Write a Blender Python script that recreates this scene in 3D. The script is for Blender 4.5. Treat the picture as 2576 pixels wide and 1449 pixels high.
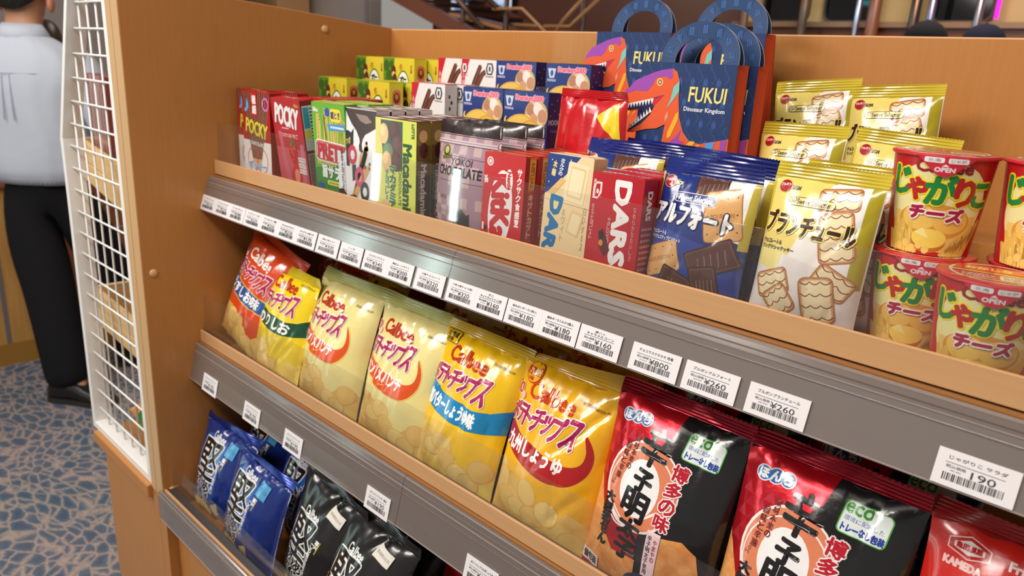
import bpy, bmesh, math, random
from mathutils import Vector, Matrix, noise

# ---------------------------------------------------------------- clearing
for o in list(bpy.data.objects):
    bpy.data.objects.remove(o, do_unlink=True)
SC = bpy.context.scene
COL = SC.collection
R_ = math.radians

# ---------------------------------------------------------------- camera
cam_d = bpy.data.cameras.new('camera')
cam = bpy.data.objects.new('camera', cam_d)
COL.objects.link(cam)
right = Vector((0.71713454, 0.69509794, 0.05056598))
up = Vector((-0.23482164, 0.17267843, 0.95657773))
back = Vector((0.65618355, -0.69786891, 0.2870577))
m = Matrix((right, up, back)).transposed().to_4x4()
m.translation = Vector((1.15, 0.0, 1.42))
cam.matrix_world = m
cam_d.sensor_width = 36.0
cam_d.lens = 1890.4 / 2576 * 36.0
cam_d.clip_start = 0.02
cam_d.clip_end = 60
cam_d.dof.use_dof = True
cam_d.dof.focus_distance = 0.68
cam_d.dof.aperture_fstop = 9.0
SC.camera = cam

# ---------------------------------------------------------------- world, lamps, exposure
W = bpy.data.worlds.new('world')
SC.world = W
W.use_nodes = True
W.node_tree.nodes['Background'].inputs[0].default_value = (1.0, 0.93, 0.86, 1)
W.node_tree.nodes['Background'].inputs[1].default_value = 0.34
SC.view_settings.view_transform = 'Standard'
SC.view_settings.look = 'None'
SC.view_settings.gamma = 1.0
SC.view_settings.use_curve_mapping = False
SC.view_settings.exposure = -0.10


def area(name, loc, target, sx, sy, watts, col):
    d = bpy.data.lights.new(name, 'AREA')
    d.shape = 'RECTANGLE'
    d.size, d.size_y, d.energy, d.color = sx, sy, watts, col
    o = bpy.data.objects.new(name, d)
    o.location = loc
    o.rotation_euler = (Vector(target) - Vector(loc)).to_track_quat('-Z', 'Y').to_euler()
    COL.objects.link(o)
    return o


WARM = (1.0, 0.86, 0.70)
area('ceiling_lamp', (0.60, -0.55, 2.55), (0.5, 0.6, 1.0), 1.3, 0.30, 25, (1.0, 0.93, 0.86))
area('ceiling_lamp', (-0.55, -1.1, 2.55), (0.0, 0.4, 1.0), 1.2, 0.30, 33, (1.0, 0.93, 0.86))
area('ceiling_lamp', (1.9, 0.1, 2.55), (1.0, 0.6, 1.0), 0.5, 0.5, 5, WARM)
area('ceiling_lamp', (-1.6, 0.1, 2.6), (-2.1, 0.8, 0.6), 0.8, 0.8, 15, (1.0, 0.95, 0.9))
area('ceiling_lamp', (-4.0, 3.0, 2.9), (-4.0, 3.6, 0.6), 1.5, 1.5, 42, WARM)
area('ceiling_lamp', (-4.6, 0.6, 2.9), (-5.4, 0.9, 1.2), 0.8, 0.8, 26, (1.0, 0.95, 0.92))
area('ceiling_lamp', (0.2, 3.6, 2.9), (0.2, 4.4, 1.0), 1.5, 1.0, 60, WARM)
# two unseen upright tubes across the aisle, added for streaks reflected in the acrylic
area('fluorescent_tube', (-1.93, -1.2, 1.2), (0.5, 0.5, 1.2), 0.032, 1.3, 3.2, (0.72, 1.0, 0.94))
area('fluorescent_tube', (-1.34, -1.2, 1.2), (0.5, 0.5, 1.2), 0.032, 1.3, 3.2, (0.72, 1.0, 0.94))


# ---------------------------------------------------------------- materials
def lin(c):
    return tuple(((x / 255) / 12.92 if x / 255 <= 0.04045 else ((x / 255 + 0.055) / 1.055) ** 2.4) for x in c) + (1.0,)


MATS = {}
KIND = {  # rough, metallic, coat, bump strength, bump scale, specular
    'film': (0.22, 0.0, 0.45, 0.12, 45, 0.5), 'foil': (0.22, 0.55, 0.2, 0.10, 45, 0.5), 'carton': (0.36, 0.0, 0.12, 0.0, 0, 0.5),
    'paper': (0.6, 0.0, 0.0, 0.0, 0, 0.4), 'plastic': (0.3, 0.0, 0.0, 0.0, 0, 0.5), 'matte': (0.85, 0.0, 0.0, 0.0, 0, 0.3),
    'metal': (0.25, 0.9, 0.0, 0.0, 0, 0.5), 'cloth': (0.9, 0.0, 0.0, 0.45, 9, 0.2), 'paint': (0.4, 0.0, 0.0, 0.03, 60, 0.5),
    'skin': (0.5, 0.0, 0.0, 0.0, 0, 0.4), 'glass': (0.08, 0.0, 0.0, 0.0, 0, 0.5),
}


def M(col, kind='film'):
    key = (tuple(col), kind)
    if key in MATS:
        return MATS[key]
    m = bpy.data.materials.new('%s_%02x%02x%02x' % ((kind,) + tuple(int(x) for x in col)))
    m.use_nodes = True
    nt = m.node_tree
    b = nt.nodes['Principled BSDF']
    r, me, coat, bs, bsc, sp = KIND[kind]
    b.inputs['Base Color'].default_value = lin(col)
    b.inputs['Roughness'].default_value = r
    b.inputs['Metallic'].default_value = me
    b.inputs['Coat Weight'].default_value = coat
    b.inputs['Coat Roughness'].default_value = 0.12
    b.inputs['Specular IOR Level'].default_value = sp
    if bs:
        tc = nt.nodes.new('ShaderNodeTexCoord')
        n = nt.nodes.new('ShaderNodeTexNoise')
        n.inputs['Scale'].default_value = bsc
        n.inputs['Detail'].default_value = 3
        bu = nt.nodes.new('ShaderNodeBump')
        bu.inputs['Strength'].default_value = bs * 2
        bu.inputs['Distance'].default_value = 0.004
        nt.links.new(tc.outputs['Object'], n.inputs['Vector'])
        nt.links.new(n.outputs['Fac'], bu.inputs['Height'])
        nt.links.new(bu.outputs['Normal'], b.inputs['Normal'])
    MATS[key] = m
    return m


def ramp_mat(name, stops, build, rough=0.5, coat=0.0, bump=0.0, metal=0.0):
    """procedural material: build(nt, texcoord) returns a value socket that feeds a colour ramp"""
    m = bpy.data.materials.new(name)
    m.use_nodes = True
    nt = m.node_tree
    b = nt.nodes['Principled BSDF']
    tc = nt.nodes.new('ShaderNodeTexCoord')
    s = build(nt, tc)
    cr = nt.nodes.new('ShaderNodeValToRGB')
    el = cr.color_ramp.elements
    while len(el) < len(stops):
        el.new(0.5)
    for e, (p, c) in zip(el, stops):
        e.position = p
        e.color = lin(c)
    nt.links.new(s, cr.inputs['Fac'])
    nt.links.new(cr.outputs['Color'], b.inputs['Base Color'])
    b.inputs['Roughness'].default_value = rough
    b.inputs['Coat Weight'].default_value = coat
    b.inputs['Coat Roughness'].default_value = 0.12
    b.inputs['Metallic'].default_value = metal
    if bump:
        bu = nt.nodes.new('ShaderNodeBump')
        bu.inputs['Strength'].default_value = bump
        bu.inputs['Distance'].default_value = 0.003
        nt.links.new(s, bu.inputs['Height'])
        nt.links.new(bu.outputs['Normal'], b.inputs['Normal'])
    return m


def mapped(nt, tc, scale, rot=(0, 0, 0)):
    mp = nt.nodes.new('ShaderNodeMapping')
    mp.inputs['Scale'].default_value = scale
    mp.inputs['Rotation'].default_value = rot
    nt.links.new(tc.outputs['Object'], mp.inputs['Vector'])
    return mp.outputs['Vector']


def noise_s(scale, sc=(1, 1, 1), detail=4, dist=0.0, rot=(0, 0, 0)):
    def f(nt, tc):
        n = nt.nodes.new('ShaderNodeTexNoise')
        n.inputs['Scale'].default_value = scale
        n.inputs['Detail'].default_value = detail
        n.inputs['Distortion'].default_value = dist
        nt.links.new(mapped(nt, tc, sc, rot), n.inputs['Vector'])
        return n.outputs['Fac']
    return f


def voro_s(scale, sc=(1, 1, 1), feature='F1', warp=0.0):
    def f(nt, tc):
        v = nt.nodes.new('ShaderNodeTexVoronoi')
        v.feature = feature
        v.inputs['Scale'].default_value = scale
        vec = mapped(nt, tc, sc)
        if warp:
            n = nt.nodes.new('ShaderNodeTexNoise')
            n.inputs['Scale'].default_value = 5
            nt.links.new(vec, n.inputs['Vector'])
            ad = nt.nodes.new('ShaderNodeVectorMath')
            ad.operation = 'MULTIPLY_ADD'
            ad.inputs[1].default_value = (warp,) * 3
            nt.links.new(n.outputs['Color'], ad.inputs[0])
            nt.links.new(vec, ad.inputs[2])
            vec = ad.outputs[0]
        nt.links.new(vec, v.inputs['Vector'])
        return v.outputs['Distance']
    return f


WOOD = ramp_mat('beech_laminate', [(0.2, (184, 123, 62)), (0.5, (188, 127, 65)), (0.8, (192, 131, 69))],
                noise_s(9, (26, 26, 1.6), 5, 0.3), 0.36, 0.08, 0.01)
WOODH = ramp_mat('beech_edge_strip', [(0.30, (202, 154, 106)), (0.7, (206, 159, 111))],
                 noise_s(9, (1.2, 26, 26), 5, 0.3), 0.38, 0.08, 0.02)
WOODC = ramp_mat('counter_wood', [(0.3, (190, 138, 72)), (0.7, (206, 156, 86))], noise_s(5, (12, 12, 1.0), 5, 0.4), 0.45)
COPPER = ramp_mat('counter_red_wood', [(0.3, (176, 112, 72)), (0.7, (188, 124, 82))], noise_s(5, (12, 12, 1.0), 5, 0.4), 0.35)
PINE = ramp_mat('pine_board', [(0.35, (206, 168, 110)), (0.6, (222, 186, 130)), (0.8, (190, 148, 92))],
                noise_s(6, (1.5, 1.5, 30), 5, 0.6), 0.6)
CHIPS = ramp_mat('chips_picture', [(0.0, (240, 208, 128)), (0.45, (234, 194, 106)), (0.75, (222, 174, 86)), (1.0, (206, 150, 66))],
                 voro_s(38, (1, 0.2, 1.3), 'F1', 0.02), 0.25, 0.25)
CHIPSY = ramp_mat('pale_chips_picture', [(0.0, (248, 226, 120)), (0.5, (242, 208, 96)), (1.0, (222, 172, 70))],
                  voro_s(38, (1, 0.2, 1.3), 'F1', 0.02), 0.25, 0.25)
SENBEI = ramp_mat('rice_cracker_picture', [(0.25, (212, 128, 60)), (0.5, (228, 154, 84)), (0.75, (240, 180, 112))],
                  noise_s(90, (1, 1, 1), 6, 0.6), 0.25, 0.25)
PUFF = ramp_mat('puff_picture', [(0.3, (214, 110, 20)), (0.55, (240, 146, 40)), (0.8, (250, 176, 80))], noise_s(120, detail=4), 0.3, 0.2)
GLITTER = ramp_mat('black_glitter_film', [(0.0, (22, 20, 20)), (0.70, (26, 24, 24)), (0.78, (90, 80, 60))], noise_s(700, detail=2), 0.24, 0.3)


def acrylic(name, tint, gl, extra=0.0, ecol=(150, 140, 135), rough=0.03):
    m = bpy.data.materials.new(name)
    m.use_nodes = True
    nt = m.node_tree
    nt.nodes.clear()
    out = nt.nodes.new('ShaderNodeOutputMaterial')
    tr = nt.nodes.new('ShaderNodeBsdfTransparent')
    tr.inputs[0].default_value = (*tint, 1)
    g = nt.nodes.new('ShaderNodeBsdfGlossy')
    g.inputs['Roughness'].default_value = rough
    g.inputs['Color'].default_value = (1, 1, 1, 1)
    lw = nt.nodes.new('ShaderNodeLayerWeight')
    lw.inputs[0].default_value = 0.5
    pw = nt.nodes.new('ShaderNodeMath')
    pw.operation = 'POWER'
    pw.inputs[1].default_value = 5.0
    nt.links.new(lw.outputs['Facing'], pw.inputs[0])
    fr = nt.nodes.new('ShaderNodeMath')
    fr.operation = 'MULTIPLY_ADD'
    fr.inputs[1].default_value = 0.85
    fr.inputs[2].default_value = gl
    nt.links.new(pw.outputs[0], fr.inputs[0])
    mx = nt.nodes.new('ShaderNodeMixShader')
    base = tr.outputs[0]
    if extra:
        df = nt.nodes.new('ShaderNodeBsdfDiffuse')
        df.inputs[0].default_value = lin(ecol)
        m2 = nt.nodes.new('ShaderNodeMixShader')
        m2.inputs[0].default_value = extra
        nt.links.new(tr.outputs[0], m2.inputs[1])
        nt.links.new(df.outputs[0], m2.inputs[2])
        base = m2.outputs[0]
    nt.links.new(fr.outputs[0], mx.inputs[0])
    nt.links.new(base, mx.inputs[1])
    nt.links.new(g.outputs[0], mx.inputs[2])
    nt.links.new(mx.outputs[0], out.inputs[0])
    return m


ACRYL = acrylic('clear_acrylic', (0.96, 0.96, 0.955), 0.03, 0.015, (200, 195, 195))
RAILP = acrylic('smoky_rail_plastic', (0.72, 0.69, 0.68), 0.15, 0.5, (150, 138, 132), 0.14)


def emit(name, col, st):
    m = bpy.data.materials.new(name)
    m.use_nodes = True
    b = m.node_tree.nodes['Principled BSDF']
    b.inputs['Base Color'].default_value = lin(col)
    b.inputs['Emission Color'].default_value = lin(col)
    b.inputs['Emission Strength'].default_value = st
    return m


# ---------------------------------------------------------------- mesh collecting
class MB:
    def __init__(self):
        self.v, self.f, self.m, self.s, self.mats = [], [], [], [], []

    def mi(self, mat):
        if mat not in self.mats:
            self.mats.append(mat)
        return self.mats.index(mat)

    def add(self, vs, fs, mat, smooth=False):
        o = len(self.v)
        self.v += [tuple(x) for x in vs]
        k = self.mi(mat)
        for f in fs:
            self.f.append(tuple(i + o for i in f))
            self.m.append(k)
            self.s.append(smooth)
        return self

    def box(self, a, b, mat):
        (x0, y0, z0), (x1, y1, z1) = a, b
        vs = [(x0, y0, z0), (x1, y0, z0), (x1, y1, z0), (x0, y1, z0), (x0, y0, z1), (x1, y0, z1), (x1, y1, z1), (x0, y1, z1)]
        return self.add(vs, [(3, 2, 1, 0), (4, 5, 6, 7), (0, 1, 5, 4), (1, 2, 6, 5), (2, 3, 7, 6), (3, 0, 4, 7)], mat)

    def tube(self, pts, r, mat, n=8, caps=True):
        pts = [Vector(p) for p in pts]
        rs = r if isinstance(r, (list, tuple)) else [r] * len(pts)
        vs, fs = [], []
        ref = Vector((0.31, 0.22, 0.93))
        for i, p in enumerate(pts):
            t = (pts[min(i + 1, len(pts) - 1)] - pts[max(i - 1, 0)]).normalized()
            a = t.cross(ref)
            if a.length < 1e-3:
                a = t.cross(Vector((1, 0, 0)))
            a.normalize()
            b = t.cross(a)
            for k in range(n):
                w = 2 * math.pi * k / n
                vs.append(p + (a * math.cos(w) + b * math.sin(w)) * rs[i])
        for i in range(len(pts) - 1):
            for k in range(n):
                fs.append((i * n + k, i * n + (k + 1) % n, (i + 1) * n + (k + 1) % n, (i + 1) * n + k))
        if caps:
            fs.append(tuple(range(n - 1, -1, -1)))
            fs.append(tuple(range((len(pts) - 1) * n, len(pts) * n)))
        return self.add(vs, fs, mat, True)

    def lathe(self, prof, mat, c=(0, 0, 0), n=40):
        vs, fs = [], []
        for r, z in prof:
            for k in range(n):
                w = 2 * math.pi * k / n
                vs.append((c[0] + r * math.cos(w), c[1] + r * math.sin(w), c[2] + z))
        for i in range(len(prof) - 1):
            for k in range(n):
                fs.append((i * n + k, i * n + (k + 1) % n, (i + 1) * n + (k + 1) % n, (i + 1) * n + k))
        if prof[-1][0] > 1e-5:
            fs.append(tuple(range((len(prof) - 1) * n, len(prof) * n)))
        if prof[0][0] > 1e-5:
            fs.append(tuple(range(n - 1, -1, -1)))
        return self.add(vs, fs, mat, True)

    def prism(self, poly, axis, a, b, mat):
        """poly: 2d points in the plane normal to axis; a..b the extent along it"""
        n = len(poly)

        def P(p, t):
            return {'x': (t, p[0], p[1]), 'y': (p[0], t, p[1]), 'z': (p[0], p[1], t)}[axis]
        vs = [P(p, a) for p in poly] + [P(p, b) for p in poly]
        fs = [tuple(range(n)), tuple(range(2 * n - 1, n - 1, -1))] + [((i + 1) % n, i, n + i, n + (i + 1) % n) for i in range(n)]
        return self.add(vs, fs, mat)

    def mesh(self, name, fix=True):
        me = bpy.data.meshes.new(name)
        me.from_pydata(self.v, [], self.f)
        for mt in self.mats:
            me.materials.append(mt)
        me.polygons.foreach_set('material_index', self.m)
        me.polygons.foreach_set('use_smooth', self.s)
        if fix:
            bm = bmesh.new()
            bm.from_mesh(me)
            bmesh.ops.recalc_face_normals(bm, faces=bm.faces)
            bm.to_mesh(me)
            bm.free()
        me.update()
        return me

    def build(self, name, parent=None, bevel=0.0, seg=2, fix=True):
        o = bpy.data.objects.new(name, self.mesh(name, fix))
        COL.objects.link(o)
        if parent:
            o.parent = parent
        if bevel:
            md = o.modifiers.new('bevel', 'BEVEL')
            md.width, md.segments, md.limit_method = bevel, seg, 'ANGLE'
        return o


def tag(o, label, cat, group=None):
    o['label'], o['category'] = label, cat
    if group:
        o['group'] = group
    return o


def empty(name, loc=(0, 0, 0), rot=(0, 0, 0)):
    o = bpy.data.objects.new(name, None)
    o.empty_display_size = 0.02
    o.location, o.rotation_euler = loc, rot
    COL.objects.link(o)
    return o


def struct(o):
    o['kind'] = 'structure'
    return o


# ---------------------------------------------------------------- printed artwork (2d, millimetres)
GLY = {}


def glyph(s):
    if s not in GLY:
        c = bpy.data.curves.new('print_text', 'FONT')
        c.body = s
        c.resolution_u = 2
        o = bpy.data.objects.new('print_text', c)
        me = bpy.data.meshes.new_from_object(o)
        vs = [(v.co.x, v.co.y) for v in me.vertices]
        fs = [tuple(p.vertices) for p in me.polygons]
        bpy.data.objects.remove(o)
        bpy.data.curves.remove(c)
        bpy.data.meshes.remove(me)
        if not vs:
            vs, fs = [(0, 0), (1, 0), (1, 1)], [(0, 1, 2)]
        x0, x1 = min(v[0] for v in vs), max(v[0] for v in vs)
        y0, y1 = min(v[1] for v in vs), max(v[1] for v in vs)
        w, h = max(x1 - x0, 1e-4), max(y1 - y0, 1e-4)
        GLY[s] = ([((x - x0) / w, (y - y0) / h) for x, y in vs], fs)
    return GLY[s]


class Art:
    def __init__(self, kind='film'):
        self.e, self.kind, self.L = [], kind, 0

    def mat(self, c):
        return c if isinstance(c, bpy.types.Material) else M(c, self.kind)

    def raw(self, vs, fs, c, up=True):
        if up:
            self.L += 1
        self.e.append((vs, fs, self.mat(c), self.L))
        return self

    def poly(self, pts, c, up=True):
        return self.raw(list(pts), [tuple(range(len(pts)))], c, up)

    def rect(self, x0, y0, x1, y1, c, up=True):
        return self.poly([(x0, y0), (x1, y0), (x1, y1), (x0, y1)], c, up)

    def rrect(self, x0, y0, x1, y1, r, c, rot=0, up=True):
        p = []
        for cx, cy, a in ((x1 - r, y1 - r, 0), (x0 + r, y1 - r, 90), (x0 + r, y0 + r, 180), (x1 - r, y0 + r, 270)):
            for k in range(5):
                t = R_(a + 22.5 * k)
                p.append((cx + r * math.cos(t), cy + r * math.sin(t)))
        if rot:
            cx, cy, s, k = (x0 + x1) / 2, (y0 + y1) / 2, math.sin(R_(rot)), math.cos(R_(rot))
            p = [(cx + (x - cx) * k - (y - cy) * s, cy + (x - cx) * s + (y - cy) * k) for x, y in p]
        return self.poly(p, c, up)

    def ell(self, cx, cy, rx, ry, c, rot=0, n=28, up=True):
        s, k = math.sin(R_(rot)), math.cos(R_(rot))
        p = []
        for i in range(n):
            t = 2 * math.pi * i / n
            x, y = rx * math.cos(t), ry * math.sin(t)
            p.append((cx + x * k - y * s, cy + x * s + y * k))
        return self.poly(p, c, up)

    def ring(self, cx, cy, r0, r1, c, n=32, asp=1.0):
        vs, fs = [], []
        for i in range(n):
            t = 2 * math.pi * i / n
            for r in (r0, r1):
                vs.append((cx + r * math.cos(t), cy + r * asp * math.sin(t)))
        for i in range(n):
            j = (i + 1) % n
            fs.append((2 * i, 2 * i + 1, 2 * j + 1, 2 * j))
        return self.raw(vs, fs, c)

    def line(self, pts, w, c, up=True):
        vs, fs = [], []
        for i, p in enumerate(pts):
            a, b = pts[max(i - 1, 0)], pts[min(i + 1, len(pts) - 1)]
            dx, dy = b[0] - a[0], b[1] - a[1]
            l = math.hypot(dx, dy) or 1
            ww = w[i] if isinstance(w, (list, tuple)) else w
            nx, ny = -dy / l * ww / 2, dx / l * ww / 2
            vs += [(p[0] + nx, p[1] + ny), (p[0] - nx, p[1] - ny)]
        for i in range(len(pts) - 1):
            fs.append((2 * i, 2 * i + 1, 2 * i + 3, 2 * i + 2))
        return self.raw(vs, fs, c, up)

    def text(self, s, cx, cy, w, h, c, rot=0, shear=0.0, bold=0.0, out=None, out_r=0.0, vert=False, arc=0.0, n=8):
        """s fitted to a w x h box centred on (cx, cy); bold / out_r grow the strokes (mm)"""
        if vert:
            q, fs = [], []
            ch = h / len(s)
            for i, k in enumerate(s):
                gv, gf = glyph(k)
                o = len(q)
                kw, kh = (w * 0.30, ch * 0.86) if k in 'ー一' else (w, ch * 0.86)
                q += [((x - 0.5) * kw, h / 2 - ch * (i + 0.5) + (y - 0.5) * kh) for x, y in gv]
                fs += [tuple(j + o for j in f) for f in gf]
        else:
            gv, fs = glyph(s)
            q = [((x - 0.5) * w, (y - 0.5) * h) for x, y in gv]
        a, b = math.sin(R_(rot)), math.cos(R_(rot))

        def put(dx, dy):
            r = []
            for x, y in q:
                x, y = x + shear * y + dx, y + dy + arc * (x / (w / 2)) ** 2
                r.append((cx + x * b - y * a, cy + x * a + y * b))
            return r

        def grown(r, col):
            self.L += 1
            offs = [(0, 0)] if r <= 0 else [(r * math.cos(2 * math.pi * k / n), r * math.sin(2 * math.pi * k / n)) for k in range(n)]
            for i, (dx, dy) in enumerate(offs):
                self.e.append((put(dx, dy), fs, self.mat(col), self.L + 0.25 * i))
            self.L += 0.25 * len(offs)
        if out is not None:
            grown(bold + out_r, out)
        grown(bold, c)
        return self

    def smooth(self, pts, c, k=5):
        q, n = [], len(pts)
        for i in range(n):
            p0, p1, p2, p3 = pts[i - 1], pts[i], pts[(i + 1) % n], pts[(i + 2) % n]
            for j in range(k):
                t = j / k
                q.append(tuple(0.5 * (2 * p1[d] + (p2[d] - p0[d]) * t + (2 * p0[d] - 5 * p1[d] + 4 * p2[d] - p3[d]) * t * t + (3 * p1[d] - p0[d] - 3 * p2[d] + p3[d]) * t ** 3) for d in (0, 1)))
        return self.poly(q, c)

    def lines(self, x0, y0, x1, y1, n, c, seed=1):
        """rows of small print too small to read"""
        rr = random.Random(seed)
        h = (y1 - y0) / n
        self.L += 1
        for i in range(n):
            x = x0
            while x < x1 - 1:
                l = min(rr.uniform(1.0, 4.0), x1 - x)
                self.rect(x, y0 + h * (i + 0.25), x + l, y0 + h * (i + 0.7), c, up=False)
                x += l + rr.uniform(0.4, 0.9)
        return self

    def put(self, mb, fn, step=0.014, base=0.10, cut=None):
        """fn(u, v, off) in metres -> point.  cut=(du, dv) slices the print so it follows a curved surface"""
        if cut:
            bm = bmesh.new()
            for vs, fs, mt, L in self.e:
                bv = [bm.verts.new((x, y, L)) for x, y in vs]
                k = mb.mi(mt)
                for f in fs:
                    try:
                        bm.faces.new([bv[i] for i in f]).material_index = k
                    except ValueError:
                        pass
            bm.normal_update()
            bmesh.ops.triangulate(bm, faces=[f for f in bm.faces if len(f.verts) > 4], ngon_method='EAR_CLIP')
            xs = [v.co.x for v in bm.verts]
            ys = [v.co.y for v in bm.verts]
            for axis, lo, hi, d in ((0, min(xs), max(xs), cut[0]), (1, min(ys), max(ys), cut[1])):
                t = math.floor(lo / d) * d + d
                while t < hi:
                    co = (t, 0, 0) if axis == 0 else (0, t, 0)
                    no = (1, 0, 0) if axis == 0 else (0, 1, 0)
                    bmesh.ops.bisect_plane(bm, geom=bm.verts[:] + bm.edges[:] + bm.faces[:], dist=1e-5, plane_co=co, plane_no=no)
                    t += d
            if cut[1] < 100:
                # along the diagonals of the same mesh, so the print lies flat on every facet
                k0 = math.floor(min(xs) / cut[0] - max(ys) / cut[1])
                k1 = math.ceil(max(xs) / cut[0] - min(ys) / cut[1])
                for k in range(k0, k1 + 1):
                    bmesh.ops.bisect_plane(bm, geom=bm.verts[:] + bm.edges[:] + bm.faces[:], dist=1e-5, plane_co=(k * cut[0], 0, 0), plane_no=(1 / cut[0], -1 / cut[1], 0))
            o = len(mb.v)
            bm.verts.index_update()
            mb.v += [tuple(fn(v.co.x / 1000, v.co.y / 1000, (base + step * v.co.z) / 1000)) for v in bm.verts]
            for f in bm.faces:
                mb.f.append(tuple(v.index + o for v in f.verts))
                mb.m.append(f.material_index)
                mb.s.append(True)
            bm.free()
        else:
            for vs, fs, mt, L in self.e:
                off = (base + step * L) / 1000
                mb.add([fn(x / 1000, y / 1000, off) for x, y in vs], fs, mt)


# ---------------------------------------------------------------- placing and copying
LOWC = {}


def place(o, loc, lean=0, roll=0, yaw=0):
    """stand o on loc: after tilting it is lifted until its lowest point touches loc.z"""
    o.rotation_euler = (R_(-lean), R_(roll), R_(yaw))
    dz = 0.0
    if o.type == 'MESH' and (lean or roll):
        key = (o.data.name, lean, roll)
        if key not in LOWC:
            mr = o.rotation_euler.to_matrix()
            LOWC[key] = min((mr @ v.co).z for v in o.data.vertices)
        dz = -LOWC[key]
    o.location = (loc[0], loc[1], loc[2] + dz + 0.0002)
    return o


def kids(o):
    return [c for c in bpy.data.objects if c.parent == o]


KID = {}


def dup(root, label, cat, group, loc, lean=0, roll=0, yaw=0):
    ch = KID.setdefault(root.name, None) or kids(root)
    KID[root.name] = ch
    r = root.copy()
    COL.objects.link(r)
    place(r, loc, lean, roll, yaw)
    tag(r, label, cat, group)
    for c in ch:
        d = c.copy()
        COL.objects.link(d)
        d.parent = r
    return r


def many(proto, cat, group, spots):
    """spots: (label, loc, lean, roll, yaw); the first moves the prototype itself"""
    for i, s in enumerate(spots):
        label, loc = s[0], s[1]
        rest = list(s[2:]) + [0] * (3 - len(s[2:]))
        if i == 0:
            place(proto, loc, *rest)
            tag(proto, label, cat, group)
        else:
            dup(proto, label, cat, group, loc, *rest)


# ---------------------------------------------------------------- carton and bag builders
def carton(name, w, h, d, cols, front=None, side=None, top=None, kind='carton', flap=None):
    """origin at the middle of the base; front face at y=-d/2.  cols: front, side, top (mm sizes)"""
    w, h, d = w / 1000, h / 1000, d / 1000
    mb = MB()
    cf, cs, ct = [c if isinstance(c, bpy.types.Material) else M(c, kind) for c in cols]
    e = 0.0007
    x, y = w / 2, d / 2
    # body with tiny chamfered edges
    ring = [(-x + e, -y), (x - e, -y), (x, -y + e), (x, y - e), (x - e, y), (-x + e, y), (-x, y - e), (-x, -y + e)]
    vs = [(px, py, z) for z in (0, h) for px, py in ring]
    mats = [cf, cs, cs, cs, cf, cs, cs, cs]
    for i in range(8):
        mb.add([vs[i], vs[(i + 1) % 8], vs[8 + (i + 1) % 8], vs[8 + i]], [(0, 1, 2, 3)], mats[i])
    mb.add(vs[:8], [tuple(range(7, -1, -1))], ct)
    mb.add(vs[8:], [tuple(range(8))], ct)
    if front:
        front.put(mb, lambda u, v, o: (u - x, -y - o, v))
    if side:
        side.put(mb, lambda u, v, o: (x + o, u - y, v))
    if top:
        top.put(mb, lambda u, v, o: (u - x, v - y, h + o))
    ob = mb.build(name, fix=False)
    # tuck flap of the lid: a thin strip of card showing at the front of the top
    fl = MB()
    fl.box((-x + 0.002, -y + 0.0004, h), (x - 0.002, y - 0.0006, h + 0.0005), ct)
    fl.box((-x + 0.004, y - 0.0016, h + 0.0005), (x - 0.004, y - 0.0004, h + 0.0009), cs)
    fo = fl.build('lid_flap', ob)
    if top:
        mt = MB()
        top.put(mt, lambda u, v, o: (u - x, v - y, h + 0.0006 + o))
        me = mt.mesh('lid_print', False)
        bm = bmesh.new()
        bm.from_mesh(fo.data)
        k = len(fo.data.materials)
        n0 = len(bm.faces)
        bm.from_mesh(me)
        bm.faces.ensure_lookup_table()
        for f in bm.faces[n0:]:
            f.material_index += k
        for q in me.materials:
            fo.data.materials.append(q)
        bm.to_mesh(fo.data)
        bm.free()
    return ob


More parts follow.
